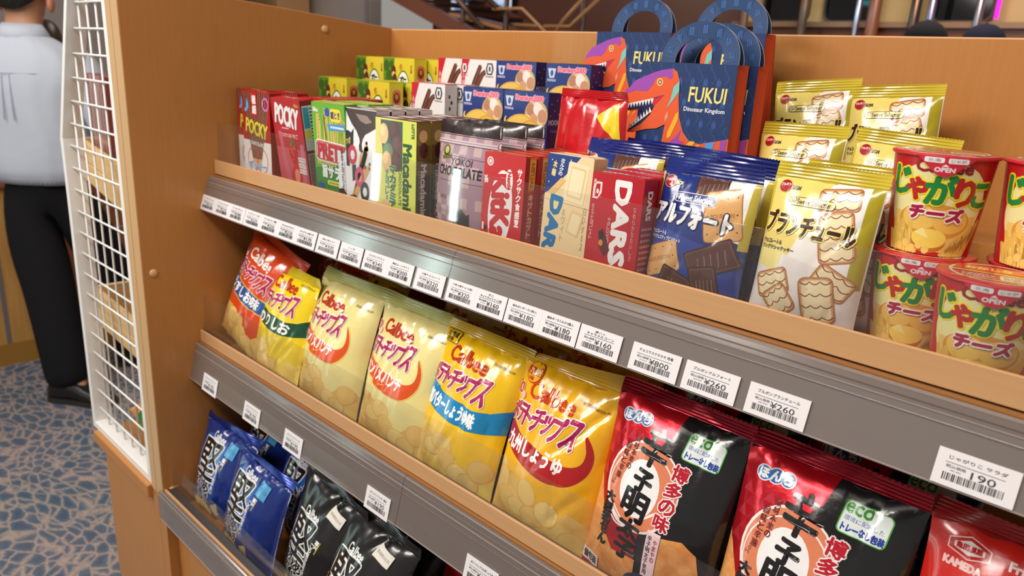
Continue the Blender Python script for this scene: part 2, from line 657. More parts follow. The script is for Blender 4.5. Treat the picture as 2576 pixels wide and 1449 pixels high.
class Bag:
    """pillow bag: flat at the edges, blown up in the middle.  u across (0..w), v up (0..h), metres"""

    def __init__(self, w, h, d, seed=0, pinch=0.08, wr=1.0, nu=30, nv=36, fat=0.42, topw=1.0):
        self.w, self.h, self.nu, self.nv = w, h, nu, nv
        self.P = []
        rr = random.Random(seed)
        sx = rr.uniform(0, 50)
        cr = [(rr.uniform(-1, 1), rr.uniform(0.05, 0.95), rr.uniform(-0.9, 0.9), rr.uniform(0.6, 1.2)) for _ in range(7)]
        for j in range(nv + 1):
            b = j / nv
            g = math.sin(math.pi * b ** (math.log(0.5) / math.log(fat))) if 0 < b < 1 else 0.0
            prof = max(g, 0) ** 0.62
            row = []
            for i in range(nu + 1):
                a = 2 * i / nu - 1
                edge = (1 - abs(a) ** 2.4) ** 0.66 if abs(a) < 1 else 0.0
                D = d / 2 * prof * edge
                tw = 1 + (topw - 1) * b
                x = a * w / 2 * (1 - pinch * prof) * tw
                z = b * h
                # crumples: stretched noise near the seals plus a few long creases
                q = Vector((x * 38 + sx, z * 16, sx))
                near = (1 - prof) ** 0.8
                D += wr * edge ** 0.4 * (0.0035 * near * noise.noise(Vector((x * 75 + sx, z * 9, 0))) + 0.0022 * noise.noise(q) * prof)
                for ca, cb, cs, ck in cr:
                    t = (a - ca) * math.cos(cs) + (b - cb) * 2 * math.sin(cs)
                    l = -(a - ca) * math.sin(cs) + (b - cb) * 2 * math.cos(cs)
                    D -= wr * 0.0020 * ck * edge * math.exp(-(t / 0.055) ** 2 - (l / 0.42) ** 2)
                row.append(Vector((x, -D, z)))
            self.P.append(row)
        self.d = d

    def at(self, u, v, off=0.0):
        a = min(max(u / self.w, 0.0), 1.0) * self.nu
        b = min(max(v / self.h, 0.0), 1.0) * self.nv
        i, j = min(int(a), self.nu - 1), min(int(b), self.nv - 1)
        s, t = a - i, b - j
        p00, p10, p01, p11 = self.P[j][i], self.P[j][i + 1], self.P[j + 1][i], self.P[j + 1][i + 1]
        if s >= t:
            p = p00 + (p10 - p00) * s + (p11 - p10) * t
        else:
            p = p00 + (p01 - p00) * t + (p11 - p01) * s
        if off:
            n = (p10 - p01).cross(p11 - p00)
            if n.length > 0:
                n.normalize()
                if n.y > 0:
                    n = -n
                p = p + n * off
        return p

    def mesh(self, mb, front, rear):
        vs, fs = [], []
        W1 = self.nu + 1
        for row in self.P:
            vs += row
        for j in range(self.nv):
            for i in range(self.nu):
                a, b, c, d = j * W1 + i, j * W1 + i + 1, (j + 1) * W1 + i + 1, (j + 1) * W1 + i
                fs += [(a, b, c), (a, c, d)]
        mb.add(vs, fs, front, True)
        mb.add([Vector((p.x, -p.y * 0.8 + 0.0002, p.z)) for p in vs], [tuple(reversed(f)) for f in fs], rear, True)

    def seal(self, hs, mat, zig=0.0, bend=0.0, seed=0, tilt=0.0):
        """the crimped strip on top of the bag"""
        mb = MB()
        n, k = 64, 10
        rr = random.Random(seed)
        ph = rr.uniform(0, 6)
        tw = self.P[self.nv][self.nu].x - self.P[self.nv][0].x
        vs, fs = [], []
        for j in range(k + 1):
            for i in range(n + 1):
                a = i / n
                x = (a - 0.5) * tw
                z = self.h - 0.001 + hs * j / k + tilt * (a - 0.5) * tw * j / k
                if j == k:
                    z += zig * (i % 2)
                y = 0.0006 * (j % 2) + bend * (j / k) ** 1.5 * math.sin(a * 5.2 + ph) + 0.0015 * math.sin(a * 11 + ph) * j / k
                vs.append((x, y, z))
        for j in range(k):
            for i in range(n):
                fs.append((j * (n + 1) + i, j * (n + 1) + i + 1, (j + 1) * (n + 1) + i + 1, (j + 1) * (n + 1) + i))
        mb.add(vs, fs, mat, False)
        o = mb.build('top_seal', fix=False)
        md = o.modifiers.new('thickness', 'SOLIDIFY')
        md.thickness = 0.0004
        return o


def bag(name, w, h, d, front, rear, art, seal_h=14, seal_col=None, kind='film', seed=0, zig=0.0, bend=0.002, cut=(9, 9), tilt=0.0, **k):
    B = Bag(w / 1000, h / 1000, d / 1000, seed, **k)
    mb = MB()
    fm = front if isinstance(front, bpy.types.Material) else M(front, kind)
    rm = rear if isinstance(rear, bpy.types.Material) else M(rear, kind)
    B.mesh(mb, fm, rm)
    if art:
        art.put(mb, B.at, step=0.014, base=0.16, cut=(w / B.nu, h / B.nv))
    ob = mb.build(name, fix=False)
    if seal_h:
        sm = seal_col if isinstance(seal_col, bpy.types.Material) else M(seal_col or front, kind)
        s = B.seal(seal_h / 1000, sm, zig, bend, seed, tilt)
        s.parent = ob
    return ob, B


def sticker(parent, B, u, v, w, h, rot, c, txt, tc, name='date_sticker', kind='paper'):
    a = Art(kind)
    s, k = math.sin(R_(rot)), math.cos(R_(rot))
    a.poly([(u + x * k - y * s, v + x * s + y * k) for x, y in ((-w / 2, -h / 2), (w / 2, -h / 2), (w / 2, h / 2), (-w / 2, h / 2))], c)
    a.text(txt, u, v, w * 0.8, h * 0.26, tc, rot=rot)
    mb = MB()
    a.put(mb, B.at, 0.014, 1.6, cut=(B.w * 1000 / B.nu, B.h * 1000 / B.nv))
    return mb.build(name, parent, fix=False)



# ================================================================ setting: carpet, counter
def carpet_mat():
    m = bpy.data.materials.new('patterned_carpet')
    m.use_nodes = True
    nt = m.node_tree
    b = nt.nodes['Principled BSDF']
    b.inputs['Roughness'].default_value = 0.95
    tc = nt.nodes.new('ShaderNodeTexCoord')
    n = nt.nodes.new('ShaderNodeTexNoise')
    n.inputs['Scale'].default_value = 2.2
    n.inputs['Detail'].default_value = 3
    nt.links.new(tc.outputs['Object'], n.inputs['Vector'])
    ad = nt.nodes.new('ShaderNodeVectorMath')
    ad.operation = 'MULTIPLY_ADD'
    ad.inputs[1].default_value = (0.25, 0.25, 0)
    nt.links.new(n.outputs['Color'], ad.inputs[0])
    nt.links.new(tc.outputs['Object'], ad.inputs[2])
    mp = nt.nodes.new('ShaderNodeMapping')
    mp.inputs['Scale'].default_value = (17, 31, 1)
    mp.inputs['Rotation'].default_value = (0, 0, R_(35))
    nt.links.new(ad.outputs[0], mp.inputs['Vector'])
    v = nt.nodes.new('ShaderNodeTexVoronoi')
    v.feature = 'DISTANCE_TO_EDGE'
    v.inputs['Scale'].default_value = 1.0
    v.inputs['Randomness'].default_value = 0.75
    nt.links.new(mp.outputs[0], v.inputs['Vector'])
    n2 = nt.nodes.new('ShaderNodeTexNoise')
    n2.inputs['Scale'].default_value = 90
    n2.inputs['Detail'].default_value = 4
    nt.links.new(tc.outputs['Object'], n2.inputs['Vector'])
    j = nt.nodes.new('ShaderNodeMath')
    j.operation = 'MULTIPLY_ADD'
    j.inputs[1].default_value = 0.22
    nt.links.new(n2.outputs['Fac'], j.inputs[0])
    nt.links.new(v.outputs['Distance'], j.inputs[2])
    cr = nt.nodes.new('ShaderNodeValToRGB')
    el = cr.color_ramp.elements
    el[0].position, el[0].color = 0.11, lin((188, 164, 150))
    el[1].position, el[1].color = 0.23, lin((84, 102, 124))
    e = el.new(0.42)
    e.color = lin((62, 82, 108))
    nt.links.new(j.outputs[0], cr.inputs['Fac'])
    n3 = nt.nodes.new('ShaderNodeTexNoise')
    n3.inputs['Scale'].default_value = 3.0
    nt.links.new(tc.outputs['Object'], n3.inputs['Vector'])
    c2 = nt.nodes.new('ShaderNodeValToRGB')
    c2.color_ramp.elements[0].position, c2.color_ramp.elements[0].color = 0.35, lin((92, 114, 124))
    c2.color_ramp.elements[1].position, c2.color_ramp.elements[1].color = 0.65, lin((142, 132, 134))
    nt.links.new(n3.outputs['Fac'], c2.inputs['Fac'])
    mx = nt.nodes.new('ShaderNodeMix')
    mx.data_type = 'RGBA'
    mx.inputs[0].default_value = 0.22
    nt.links.new(cr.outputs['Color'], mx.inputs[6])
    nt.links.new(c2.outputs['Color'], mx.inputs[7])
    nt.links.new(mx.outputs[2], b.inputs['Base Color'])
    return m


mb = MB()
mb.box((-14, -4, -0.05), (6, 9, 0.0), carpet_mat())
struct(mb.build('floor'))

GREYL = M((120, 116, 118), 'plastic')
ct = empty('service_counter', (-2.62, 0, 0))
tag(ct, 'wood panelled service counter behind the person in the pale shirt', 'counter')
mb = MB()
mb.box((-0.6, -1.5, 0.10), (0, 0.905, 0.80), WOODC)
mb.box((-0.6, 0.905, 0.10), (0, 3.2, 0.80), COPPER)
mb.build('front_panel', ct)
mb = MB()
mb.box((-0.58, -1.5, 0.0), (0.004, 3.2, 0.10), M((168, 122, 52), 'carton'))
mb.build('kick_board', ct)
mb = MB()
mb.box((-0.62, -1.5, 0.80), (0.03, 3.2, 0.84), COPPER)
mb.build('counter_top', ct, 0.008)
mb = MB()
mb.box((0, 0.735, 0.10), (0.003, 0.752, 0.80), GREYL)
mb.build('joint_strip', ct)
for z in (0.785, 0.69, 0.57):
    mb = MB()
    mb.box((0, 0.905, z), (0.005, 3.2, z + 0.012), M((190, 170, 165), 'plastic'))
    mb.build('rail_strip', ct)

# ================================================================ the gondola
G = empty('display_gondola', (0, 0, 0))
tag(G, 'beech laminate shop gondola with three stepped shelves of snacks', 'display shelf')
XR = 1.75
YB = 0.872
# end panel: two boards side by side, top edge falling towards the back
for x0, x1 in ((-0.0477, -0.0268), (-0.0260, 0.0)):
    mb = MB()
    mb.prism([(0.4085, 0.0), (0.892, 0.0), (0.892, 1.4655), (0.4085, 1.5035)], 'x', x0, x1, WOOD)
    p = mb.build('side_panel', G, 0.0006)
    mb = MB()
    mb.prism([(0.4075, 0.70), (0.4085, 0.70), (0.4085, 1.5035), (0.4075, 1.5035)], 'x', x0 + 0.0005, x1 - 0.0005, M((206, 168, 122), 'carton'))
    mb.build('edge_band', p)
    mb = MB()
    mb.prism([(0.4085, 1.5035), (0.892, 1.4655), (0.892, 1.4665), (0.4085, 1.5045)], 'x', x0 + 0.0005, x1 - 0.0005, M((226, 170, 120), 'carton'))
    mb.build('edge_band', p)
mb = MB()
mb.box((0, YB, 0.66), (XR, YB + 0.02, 1.4650), WOOD)
p = mb.build('back_panel', G)
mb = MB()
mb.box((0, YB, 1.4650), (XR, YB + 0.02, 1.4667), M((232, 178, 130), 'carton'))
mb.build('edge_band', p)
for y, z in ((0.7337, 1.4575), (0.4238, 1.085), (0.4226, 0.7096)):
    mb = MB()
    mb.lathe([(0.0064, 0.0), (0.0062, 0.0012), (0.0048, 0.0026), (0.0022, 0.0033), (0.0, 0.0034)], M((226, 176, 124), 'plastic'), n=24)
    o = mb.build('screw_cap', G)
    o.rotation_euler = (0, R_(90), 0)
    o.location = (0, y, z)

DARKW = M((120, 78, 44), 'carton')
CHAN = M((62, 58, 58), 'plastic')
RIDGE = M((156, 142, 136), 'plastic')


def shelf(yf, zt, zb, floor, rail, acr, chan, x0=0.0005, rx0=0.0005, seams=()):
    """yf: lip front; zt/zb lip top and bottom; rail: (y, z) profile; acr: ((y,z) bottom, (y,z) top)"""
    mb = MB()
    mb.box((x0, yf + 0.0035, floor - 0.016), (XR, YB, floor), WOOD)
    mb.box((x0, yf + 0.0035, rail[-1][1] + 0.004), (XR, yf + 0.012, floor - 0.016), DARKW)
    s = mb.build('shelf', G)
    mb = MB()
    mb.box((x0, yf, zb), (XR, yf + 0.0035, zt), WOODH)
    mb.build('front_lip', s, 0.0007)
    mb = MB()
    mb.box((x0, yf - 0.002, zb - 0.0040), (XR, yf + 0.0035, zb - 0.0018), M((170, 116, 66), 'carton'))
    mb.build('under_strip', s)
    mb = MB()
    mb.box((x0, yf + 0.0035, floor), (XR, yf + chan, zt - 0.002), CHAN)
    mb.build('guard_channel', s)
    xs = [rx0] + list(seams) + [XR]
    for a, b in zip(xs, xs[1:]):
        mb = MB()
        th = 0.0014
        out = list(rail)
        inn = [(y + th, z - 0.0002) for y, z in reversed(rail)]
        mb.prism(out + inn, 'x', a, b - 0.0007, RAILP)
        for q, rm in ((0.16, RIDGE), (0.30, RAILP), (0.38, RIDGE), (0.46, RAILP), (0.97, RIDGE)):
            i = min(int(q * (len(rail) - 1)), len(rail) - 2)
            t = q * (len(rail) - 1) - i
            y = rail[i][0] * (1 - t) + rail[i + 1][0] * t
            z = rail[i][1] * (1 - t) + rail[i + 1][1] * t
            mb.box((a, y - 0.0008, z - 0.0004), (b - 0.0007, y + 0.0004, z + 0.0004), rm)
        mb.build('price_rail', s)
    (ya, za), (yt, zz) = acr
    xa = [x0 + 0.0015] + [q + 0.02 for q in seams] + [XR]
    for a, b in zip(xa, xa[1:]):
        mb = MB()
        mb.prism([(ya, za), (ya + 0.0018, za), (yt + 0.0018, zz), (yt, zz)], 'x', a, b - 0.001, ACRYL)
        mb.build('acrylic_guard', s)
    return s


shelf(0.5295, 1.2514, 1.2299, 1.228,
      [(0.5235, 1.2268), (0.5205, 1.2255), (0.5165, 1.2170), (0.5115, 1.2010), (0.5050, 1.1805), (0.5032, 1.1750)],
      ((0.5345, 1.2450), (0.5372, 1.3090)), 0.0065, seams=(0.577,))
shelf(0.4883, 0.9790, 0.9602, 0.940,
      [(0.4835, 0.9580), (0.4805, 0.9565), (0.4775, 0.9450), (0.4735, 0.9260), (0.4680, 0.9050), (0.4662, 0.8990)],
      ((0.4945, 0.9720), (0.4958, 1.0380)), 0.0075, seams=(0.545,))
shelf(0.4100, 0.7156, 0.6980, 0.675,
      [(0.4070, 0.7135), (0.4045, 0.7125), (0.4028, 0.7060), (0.4022, 0.6900), (0.4028, 0.6640), (0.4034, 0.6580)],
      ((0.4245, 0.7090), (0.4266, 0.7545)), 0.0160, x0=0.0005, rx0=-0.008)
# stepped risers at the back of the top shelf
mb = MB()
mb.box((0.0005, 0.691, 1.228), (0.775, 0.763, 1.262), WOOD)
mb.build('riser_step', G)
mb = MB()
mb.box((0.0005, 0.763, 1.228), (0.775, YB, 1.297), WOOD)
mb.build('riser_step', G)
mb = MB()
mb.box((0.776, 0.691, 1.228), (1.10, 0.763, 1.2485), WOOD)
mb.build('riser_step', G)
mb = MB()
mb.box((0.776, 0.763, 1.228), (1.10, YB, 1.2865), WOOD)
mb.build('riser_step', G)
# base cabinet
mb = MB()
mb.box((0.0005, 0.425, 0.08), (XR, 0.87, 0.655), WOOD)
mb.box((0.0005, 0.47, 0.0), (XR, 0.87, 0.08), DARKW)
mb.build('base_cabinet', G, 0.001)
mb = MB()
mb.box((-0.3085, 0.400, 0.6805), (-0.0480, 0.885, 0.7035), WOOD)
p = mb.build('end_ledge', G, 0.002)
mb = MB()
r = 0.09
pl = [(-0.0480, 0.33), (-0.0480, 0.6805), (-0.288, 0.6805)] + [(-0.288 + r - r * math.cos(R_(a)), 0.33 + r - r * math.sin(R_(a))) for a in range(0, 91, 15)]
mb.prism(pl, 'y', 0.412, 0.87, WOOD)
mb.build('end_cabinet', G, 0.001)
mb = MB()
mb.box((-0.16, 0.47, 0), (-0.0480, 0.86, 0.33), DARKW)
mb.build('plinth', G)

# ================================================================ white wire screen at the end of the gondola
WH = M((240, 240, 238), 'paint')
S = empty('wire_screen', (-0.19, 0.42, 0.7038))
tag(S, 'white wire grid screen with a bent left edge beside the gondola end', 'wire screen')
S_off = Vector((0.19, -0.42, -0.7038))


def wbuild(mb, name, bevel=0.0):
    mb.v = [tuple(Vector(v) + S_off) for v in mb.v]
    return mb.build(name, S, bevel)


y0, y1 = 0.4082, 0.4400
TX, TZ = -0.1780, 1.572
mb = MB()
sw = 0.0125
mb.prism([(-0.330, 0.7038), (-0.330 + sw, 0.7038), (-0.324 + sw, 1.2565), (-0.324, 1.257)], 'y', y0, y1, WH)
mb.prism([(-0.324, 1.257), (-0.324 + sw, 1.2565), (TX + sw, TZ), (TX, TZ)], 'y', y0, y1, WH)
mb.prism([(-0.0625, 0.7038), (-0.0488, 0.7038), (-0.0488, TZ), (-0.0625, TZ)], 'y', y0, y1, WH)
mb.prism([(-0.330 + sw, 0.7038), (-0.0625, 0.7038), (-0.0625, 0.7175), (-0.330 + sw, 0.7175)], 'y', y0, y1, WH)
mb.prism([(TX + sw, TZ - 0.012), (-0.0625, TZ - 0.012), (-0.0625, TZ), (TX + sw, TZ)], 'y', y0, y1, WH)
wbuild(mb, 'frame', 0.0012)


def xleft(z):
    return (-0.330 + sw + (z - 0.704) / 0.553 * 0.006) if z < 1.257 else (-0.324 + sw + (z - 1.257) / (TZ - 1.257) * (TX + 0.324))


yw = 0.4235
z = 0.744
while z < TZ - 0.02:
    mb = MB()
    mb.tube([(xleft(z) - 0.001, yw - 0.0035, z), (-0.060, yw - 0.0035, z)], 0.0017, WH, 8)
    wbuild(mb, 'wire')
    z += 0.0385
for k in range(7):
    x = -0.0925 - 0.0385 * k
    zt = TZ - 0.006 if x > TX + sw else 1.257 + (x + 0.324 - sw) / (TX + 0.324) * (TZ - 1.257)
    if x < -0.31:
        continue
    mb = MB()
    mb.tube([(x, yw, 0.715), (x, yw, zt)], 0.0017, WH, 8)
    wbuild(mb, 'wire')


# ================================================================ goods on the far side of the screen
def crate(label, A, B, h, dep, floor_t=0.008):
    """slatted pine tray whose long front runs from A to B (top edge)"""
    A, B = Vector(A), Vector(B)
    L = (B - A).length
    ang = math.atan2(B.y - A.y, B.x - A.x)
    e = empty('wooden_tray', A, (0, 0, ang))
    tag(e, label, 'tray', 'pine trays behind the wire screen')
    for a, b in ((0.0, -h * 0.46), (-h * 0.50, -h)):
        mb = MB()
        mb.box((0, 0, b), (L, 0.010, a), PINE)
        mb.build('front_board', e, 0.001)
    mb = MB()
    mb.box((0, -dep, -h), (L, -dep + 0.01, 0), PINE)
    mb.build('rear_board', e, 0.001)
    for x in (0.0, L - 0.01):
        mb = MB()
        mb.box((x, -dep + 0.01, -h), (x + 0.01, 0, 0), PINE)
        mb.build('end_board', e, 0.001)
    mb = MB()
    mb.box((0.01, -dep + 0.01, -h), (L - 0.01, 0, -h + floor_t), PINE)
    mb.build('tray_floor', e)
    return e


tr1 = crate('upper pine tray behind the wire screen holding slim red packs', (-0.095, 0.461, 1.2105), (-0.735, 0.567, 1.2105), 0.085, 0.15)
tr2 = crate('lower pine tray behind the wire screen with a wrapped dark sweet bag in it', (-0.064, 0.456, 0.9475), (-0.450, 0.476, 0.9475), 0.072, 0.17)
PACKC = [(150, 62, 60), (196, 140, 138), (140, 40, 34), (186, 130, 128), (160, 84, 80)]
nm = ['pale red slim gift pack leftmost in the upper pine tray', 'pink slim gift pack second from left in the upper pine tray',
      'dark red slim gift pack in the middle of the upper pine tray', 'pink slim gift pack right of the dark red one in the upper pine tray',
      'dull red slim gift pack nearest the gondola end in the upper pine tray']
for i, c in enumerate(PACKC):
    x = -0.664 + 0.0425 * i
    y = 0.583 - 0.007 * i
    a = Art('film')
    a.rect(6, 0, 10, 196, (240, 214, 190)).rect(24, 10, 28, 190, (110, 26, 24)).rect(38, 0, 41, 196, (226, 190, 170))
    o = carton('slim_pack', 39, 218, 30, [c, tuple(int(k * 0.8) for k in c), c], a, kind='film')
    place(o, (x, y, 1.1337), 0, 0, -9.4)
    tag(o, nm[i], 'packet', 'slim gift packs in the upper tray')
a = Art('film')
a.rect(10, 8, 80, 12, (220, 210, 214)).ell(58, 60, 30, 22, (70, 38, 36)).ell(100, 44, 24, 18, (92, 50, 44)).rect(120, 4, 126, 90, (176, 30, 34))
o, B = bag('sweet_bag', 150, 100, 45, (142, 108, 106), (110, 84, 84), a, 10, (214, 206, 210), seed=4)
place(o, (-0.290, 0.515, 0.8990), 50, 0, -4)
tag(o, 'clear bag of dark chocolate sweets lying in the lower pine tray', 'sweet bag')
for i, (zz, xx, lab) in enumerate(((0.7155, -0.262, 'lower green and gold snack bag on the ledge behind the wire screen'),
                                   (0.7640, -0.235, 'upper green and gold snack bag lying on the other behind the wire screen'))):
    a = Art('film')
    a.rect(0, 0, 60, 120, SENBEI).ell(62, 62, 30, 46, (226, 206, 150)).rect(92, 6, 140, 60, (196, 34, 40)).rrect(70, 70, 150, 110, 8, (52, 40, 84)).ell(120, 40, 18, 14, (236, 180, 60))
    o, B = bag('snack_bag', 180, 125, 40, (24, 132, 62), (20, 110, 52), a, 10, (200, 180, 90), seed=20 + i)
    place(o, (xx, 0.470 + 0.02 * i, zz - 0.0117), 70, 0, -8)
    tag(o, lab, 'snack bag', 'snack bags on the end ledge')

# ================================================================ cartons on the top shelf
F1, F2, F3 = 1.2282, 1.2622, 1.2972
WHT, BLK = (240, 238, 236), (24, 20, 22)
GOLD = (206, 176, 60)


def sticks(a, x, y, n, dx, ln, w, rot, c, c2, seed=0):
    rr = random.Random(seed)
    for i in range(n):
        t = R_(90 + rot + rr.uniform(-5, 5))
        l = ln * rr.uniform(0.85, 1.1)
        x0 = x + dx * i
        x1, y1_ = x0 + l * math.cos(t), y + l * math.sin(t)
        a.line([(x0, y), (x1, y1_)], w, c, up=(i == 0))
        a.ell(x1, y1_, w / 2, w / 2, c2, n=8, up=False)


# --- very thin chocolate stick boxes
def a_thin():
    a = Art('carton')
    a.rect(0, 0, 80, 132, (176, 26, 30)).rect(0, 0, 80, 62, WHT)
    for i in range(15):
        xt = 2 + 76 * i / 14
        xb = 26 + 26 * i / 14
        a.line([(xt, 131), (xb, 36)], [3.4, 1.7], (52, 30, 30) if i % 3 else (70, 40, 36), up=(i == 0))
        a.line([(xt + 2.2, 131), (xb + 0.9, 36)], 0.5, (226, 190, 150), up=False)
        a.line([(xb, 36), (31 + 17 * i / 14, 20)], 1.7, (222, 178, 116), up=False)
    a.rrect(27, 97, 43, 131, 1.5, (198, 30, 40)).text('極細', 35, 114, 11, 28, WHT, bold=0.5, vert=True)
    a.text('♪', 13, 112, 11, 17, (90, 176, 232), bold=0.8).ring(68, 116, 7, 9.5, (226, 120, 200))
    a.text('POCKY', 40, 80, 62, 20, (222, 206, 70), rot=-8, bold=1.0, out=(60, 34, 30), out_r=0.9)
    a.text('CHOCOLATE', 40, 58, 36, 5, WHT, rot=-4, bold=0.25)
    a.ring(27, 34, 15, 16.2, (216, 60, 80), asp=1.1).ring(54, 34, 15, 16.2, (216, 60, 80), asp=1.1)
    a.text('ポッキー', 40, 26, 52, 11, (96, 172, 226), bold=0.6, out=WHT, out_r=0.8)
    return a


t = Art('carton').text('Pocky', 40, 11, 30, 7, WHT, bold=0.3)
o = carton('chocolate_stick_box', 80, 132, 20, [(176, 26, 30), (160, 24, 28), (176, 28, 34)], a_thin(), None, t)
g = 'thin chocolate stick boxes'
many(o, 'snack box', g, [
    ('dark striped chocolate stick box with a red kanji tag on the top shelf', (0.1055, 0.5580, F1)),
    ('red edged chocolate stick box half hidden at the left panel', (0.0475, 0.5790, F1)),
    ('chocolate stick box directly behind the one with the red kanji tag', (0.1055, 0.6015, F1))])


# --- strawberry stick boxes
def a_straw():
    a = Art('carton')
    a.rect(0, 0, 77, 129, (186, 36, 52)).rect(0, 0, 77, 62, (206, 84, 100), up=True)
    a.poly([(0, 129), (77, 129), (77, 90), (66, 88), (12, 92), (0, 110)], (180, 24, 40))
    a.text('POCKY', 38, 106, 58, 27, WHT, rot=-7, shear=0.1, bold=1.3, out=(120, 10, 24), out_r=0.5)
    a.text('Glico', 67, 122, 11, 4, GOLD, bold=0.2).rect(22, 88.5, 40, 90, (230, 190, 190))
    a.text('つぶつぶいちご', 40, 80, 42, 5.4, (240, 214, 214), bold=0.2)
    a.ell(44, 56, 11, 17, (196, 22, 34), rot=8).ell(47, 24, 13, 17, (206, 44, 40), rot=-10).ell(47, 24, 7, 10, (236, 150, 130), rot=-10)
    for i in range(22):
        rr = random.Random(i)
        a.ell(44 + rr.uniform(-8, 8), 56 + rr.uniform(-13, 13), 0.5, 0.8, (240, 190, 90), n=6, up=(i == 0))
    a.poly([(40, 70), (44, 78), (48, 70), (53, 73), (48, 66), (40, 66)], (78, 120, 50))
    for i in range(3):
        a.line([(12 + i * 3, 84), (22 + i * 4, 2)], 2.2, (224, 120, 140), up=(i == 0))
        a.line([(66 + i * 3, 70), (60 + i * 4, 2)], 2.2, (226, 140, 158), up=False)
    for k, y in enumerate((45, 37, 29)):
        a.rect(55, y, 73, y + 6.5, (246, 234, 230)).text(('オリジナル', 'ストロング', 'アピール')[k], 64, y + 3.3, 15, 4, (70, 40, 50), bold=0.1)
    return a


s = Art('carton').rect(2, 62, 20, 122, (226, 232, 234)).rect(3, 92, 12, 120, (70, 170, 214)).rect(3, 78, 12, 90, (240, 220, 90)).lines(13, 66, 19, 120, 12, (60, 60, 80), 3)
s.rect(2, 6, 20, 58, (214, 170, 178)).lines(4, 8, 19, 56, 18, (90, 60, 70), 5)
t = Art('carton').text('Pocky', 38, 11, 34, 8, (236, 200, 200), bold=0.3)
o = carton('strawberry_stick_box', 77, 129, 22, [(186, 36, 52), (150, 28, 44), (190, 34, 44)], a_straw(), s, t)
many(o, 'snack box', 'strawberry stick boxes', [
    ('red strawberry stick box with big white lettering leaning forward on the top shelf', (0.1960, 0.5690, F1), -7)] +
    [('red stick box, %s behind the leaning strawberry box' % n, (0.1965 - 0.001 * i, 0.6010 + 0.0232 * i, F1 - 0.001 * 0))
     for i, n in enumerate(('first', 'second', 'third', 'fourth'))])


# --- salad pretzel boxes
def a_pretz():
    a = Art('carton')
    a.rect(0, 0, 75, 130, (104, 176, 40)).poly([(0, 0), (75, 0), (75, 60), (0, 44)], (60, 138, 54))
    sticks(a, 8, 50, 9, 5, 68, 3.0, 0, (224, 188, 100), (236, 206, 130), 3)
    sticks(a, 46, 54, 5, 6, 60, 3.2, -6, (214, 174, 84), (236, 206, 130), 4)
    a.text('Glico', 8, 121, 12, 5, WHT, bold=0.3).ell(36, 119, 6, 5.5, (40, 80, 170)).rrect(42, 108, 66, 124, 4, (244, 220, 50)).text('謎とき', 54, 116, 20, 9, (70, 50, 110), bold=0.4)
    a.poly([(34, 104), (74, 106), (74, 98), (38, 96)], (60, 150, 214)).lines(42, 98, 72, 104, 1, WHT, 2)
    a.rrect(3, 54, 75, 82, 8, (236, 240, 236), rot=-2).rrect(4.5, 55.5, 75, 80.5, 7, (206, 36, 44), rot=-2).rrect(6.5, 57.5, 75, 78.5, 6, (238, 238, 232), rot=-2)
    a.text('PRETZ', 41, 68, 62, 20, (206, 32, 48), rot=-2, bold=1.5, out=(160, 160, 160), out_r=0.6)
    a.text('旨サラダ', 45, 42, 54, 17, (244, 246, 240), rot=-2, bold=0.9, out=(30, 110, 60), out_r=0.8)
    a.rrect(28, 25, 68, 31, 2, (232, 226, 90)).lines(31, 26, 66, 30, 1, (60, 120, 50), 6)
    a.ell(12, 20, 8, 6, (44, 96, 160)).ell(18, 14, 5, 5, (206, 60, 50)).ell(64, 14, 9, 6, (44, 120, 60))
    return a


t = Art('carton').rect(0, 0, 75, 20, (226, 220, 70)).rect(4, 5, 70, 15, (110, 176, 50)).lines(10, 7, 64, 13, 1, WHT, 2)
o = carton('pretzel_stick_box', 75, 130, 20, [(104, 176, 40), (90, 160, 50), (120, 180, 60)], a_pretz(), None, t)
many(o, 'snack box', 'green pretzel stick boxes', [
    ('green pretzel stick box with a red and white logo on the top shelf', (0.2990, 0.5610, F1), -3),
    ('green pretzel box behind the front pretzel box', (0.2960, 0.5930, F1)),
    ('third green pretzel box, rearmost of its row', (0.2940, 0.6150, F1))])


# --- white chocolate-filled pretzel boxes
def a_toppo():
    a = Art('carton')
    a.rect(0, 0, 81, 128, (236, 236, 238))
    a.poly([(16, 127.5), (81, 127.5), (81, 108), (70, 103), (58, 98), (53, 92), (50, 84), (47, 84), (46, 92), (40, 101), (30, 109), (22, 118)], (66, 42, 38))
    a.ell(48, 82, 3.4, 6, (66, 42, 38)).poly([(38, 122), (62, 121), (72, 114), (60, 111), (48, 114)], (150, 126, 118))
    a.text('LOTTE', 9, 121, 16, 5, (150, 40, 50), bold=0.3)
    a.ell(20, 88, 13.5, 12.5, (30, 26, 28)).poly([(26, 96), (34, 104), (33, 88)], (30, 26, 28)).text('トッポ', 20, 88, 13, 9, (214, 180, 90), bold=0.3)
    a.poly([(17, 78), (24, 78), (25, 56), (18, 56)], (30, 26, 28))
    a.ring(31, 71, 4.5, 9.5, (206, 38, 66), asp=1.3)
    sticks(a, 28, 10, 6, 1.6, 78, 4.6, -20, (222, 178, 112), (70, 42, 30), 8)
    sticks(a, 26, 8, 4, 1.5, 64, 4.4, -32, (214, 166, 100), (70, 42, 30), 9)
    a.poly([(30, 58), (38, 60), (40, 42), (31, 38)], (30, 26, 28))
    a.ring(46, 45, 4.5, 10, (212, 70, 110), asp=1.3).ring(57, 28, 4.5, 9.5, (40, 46, 46), asp=1.3)
    a.text('最後までチョコたっぷり', 9, 50, 5, 58, (40, 36, 38), rot=4, bold=0.15, vert=True).line([(13, 60), (17, 18)], 0.6, (70, 66, 66))
    a.poly([(0, 0), (81, 0), (81, 10), (64, 6), (50, 14), (36, 22), (20, 18), (10, 26), (0, 24)], (60, 38, 36))
    return a


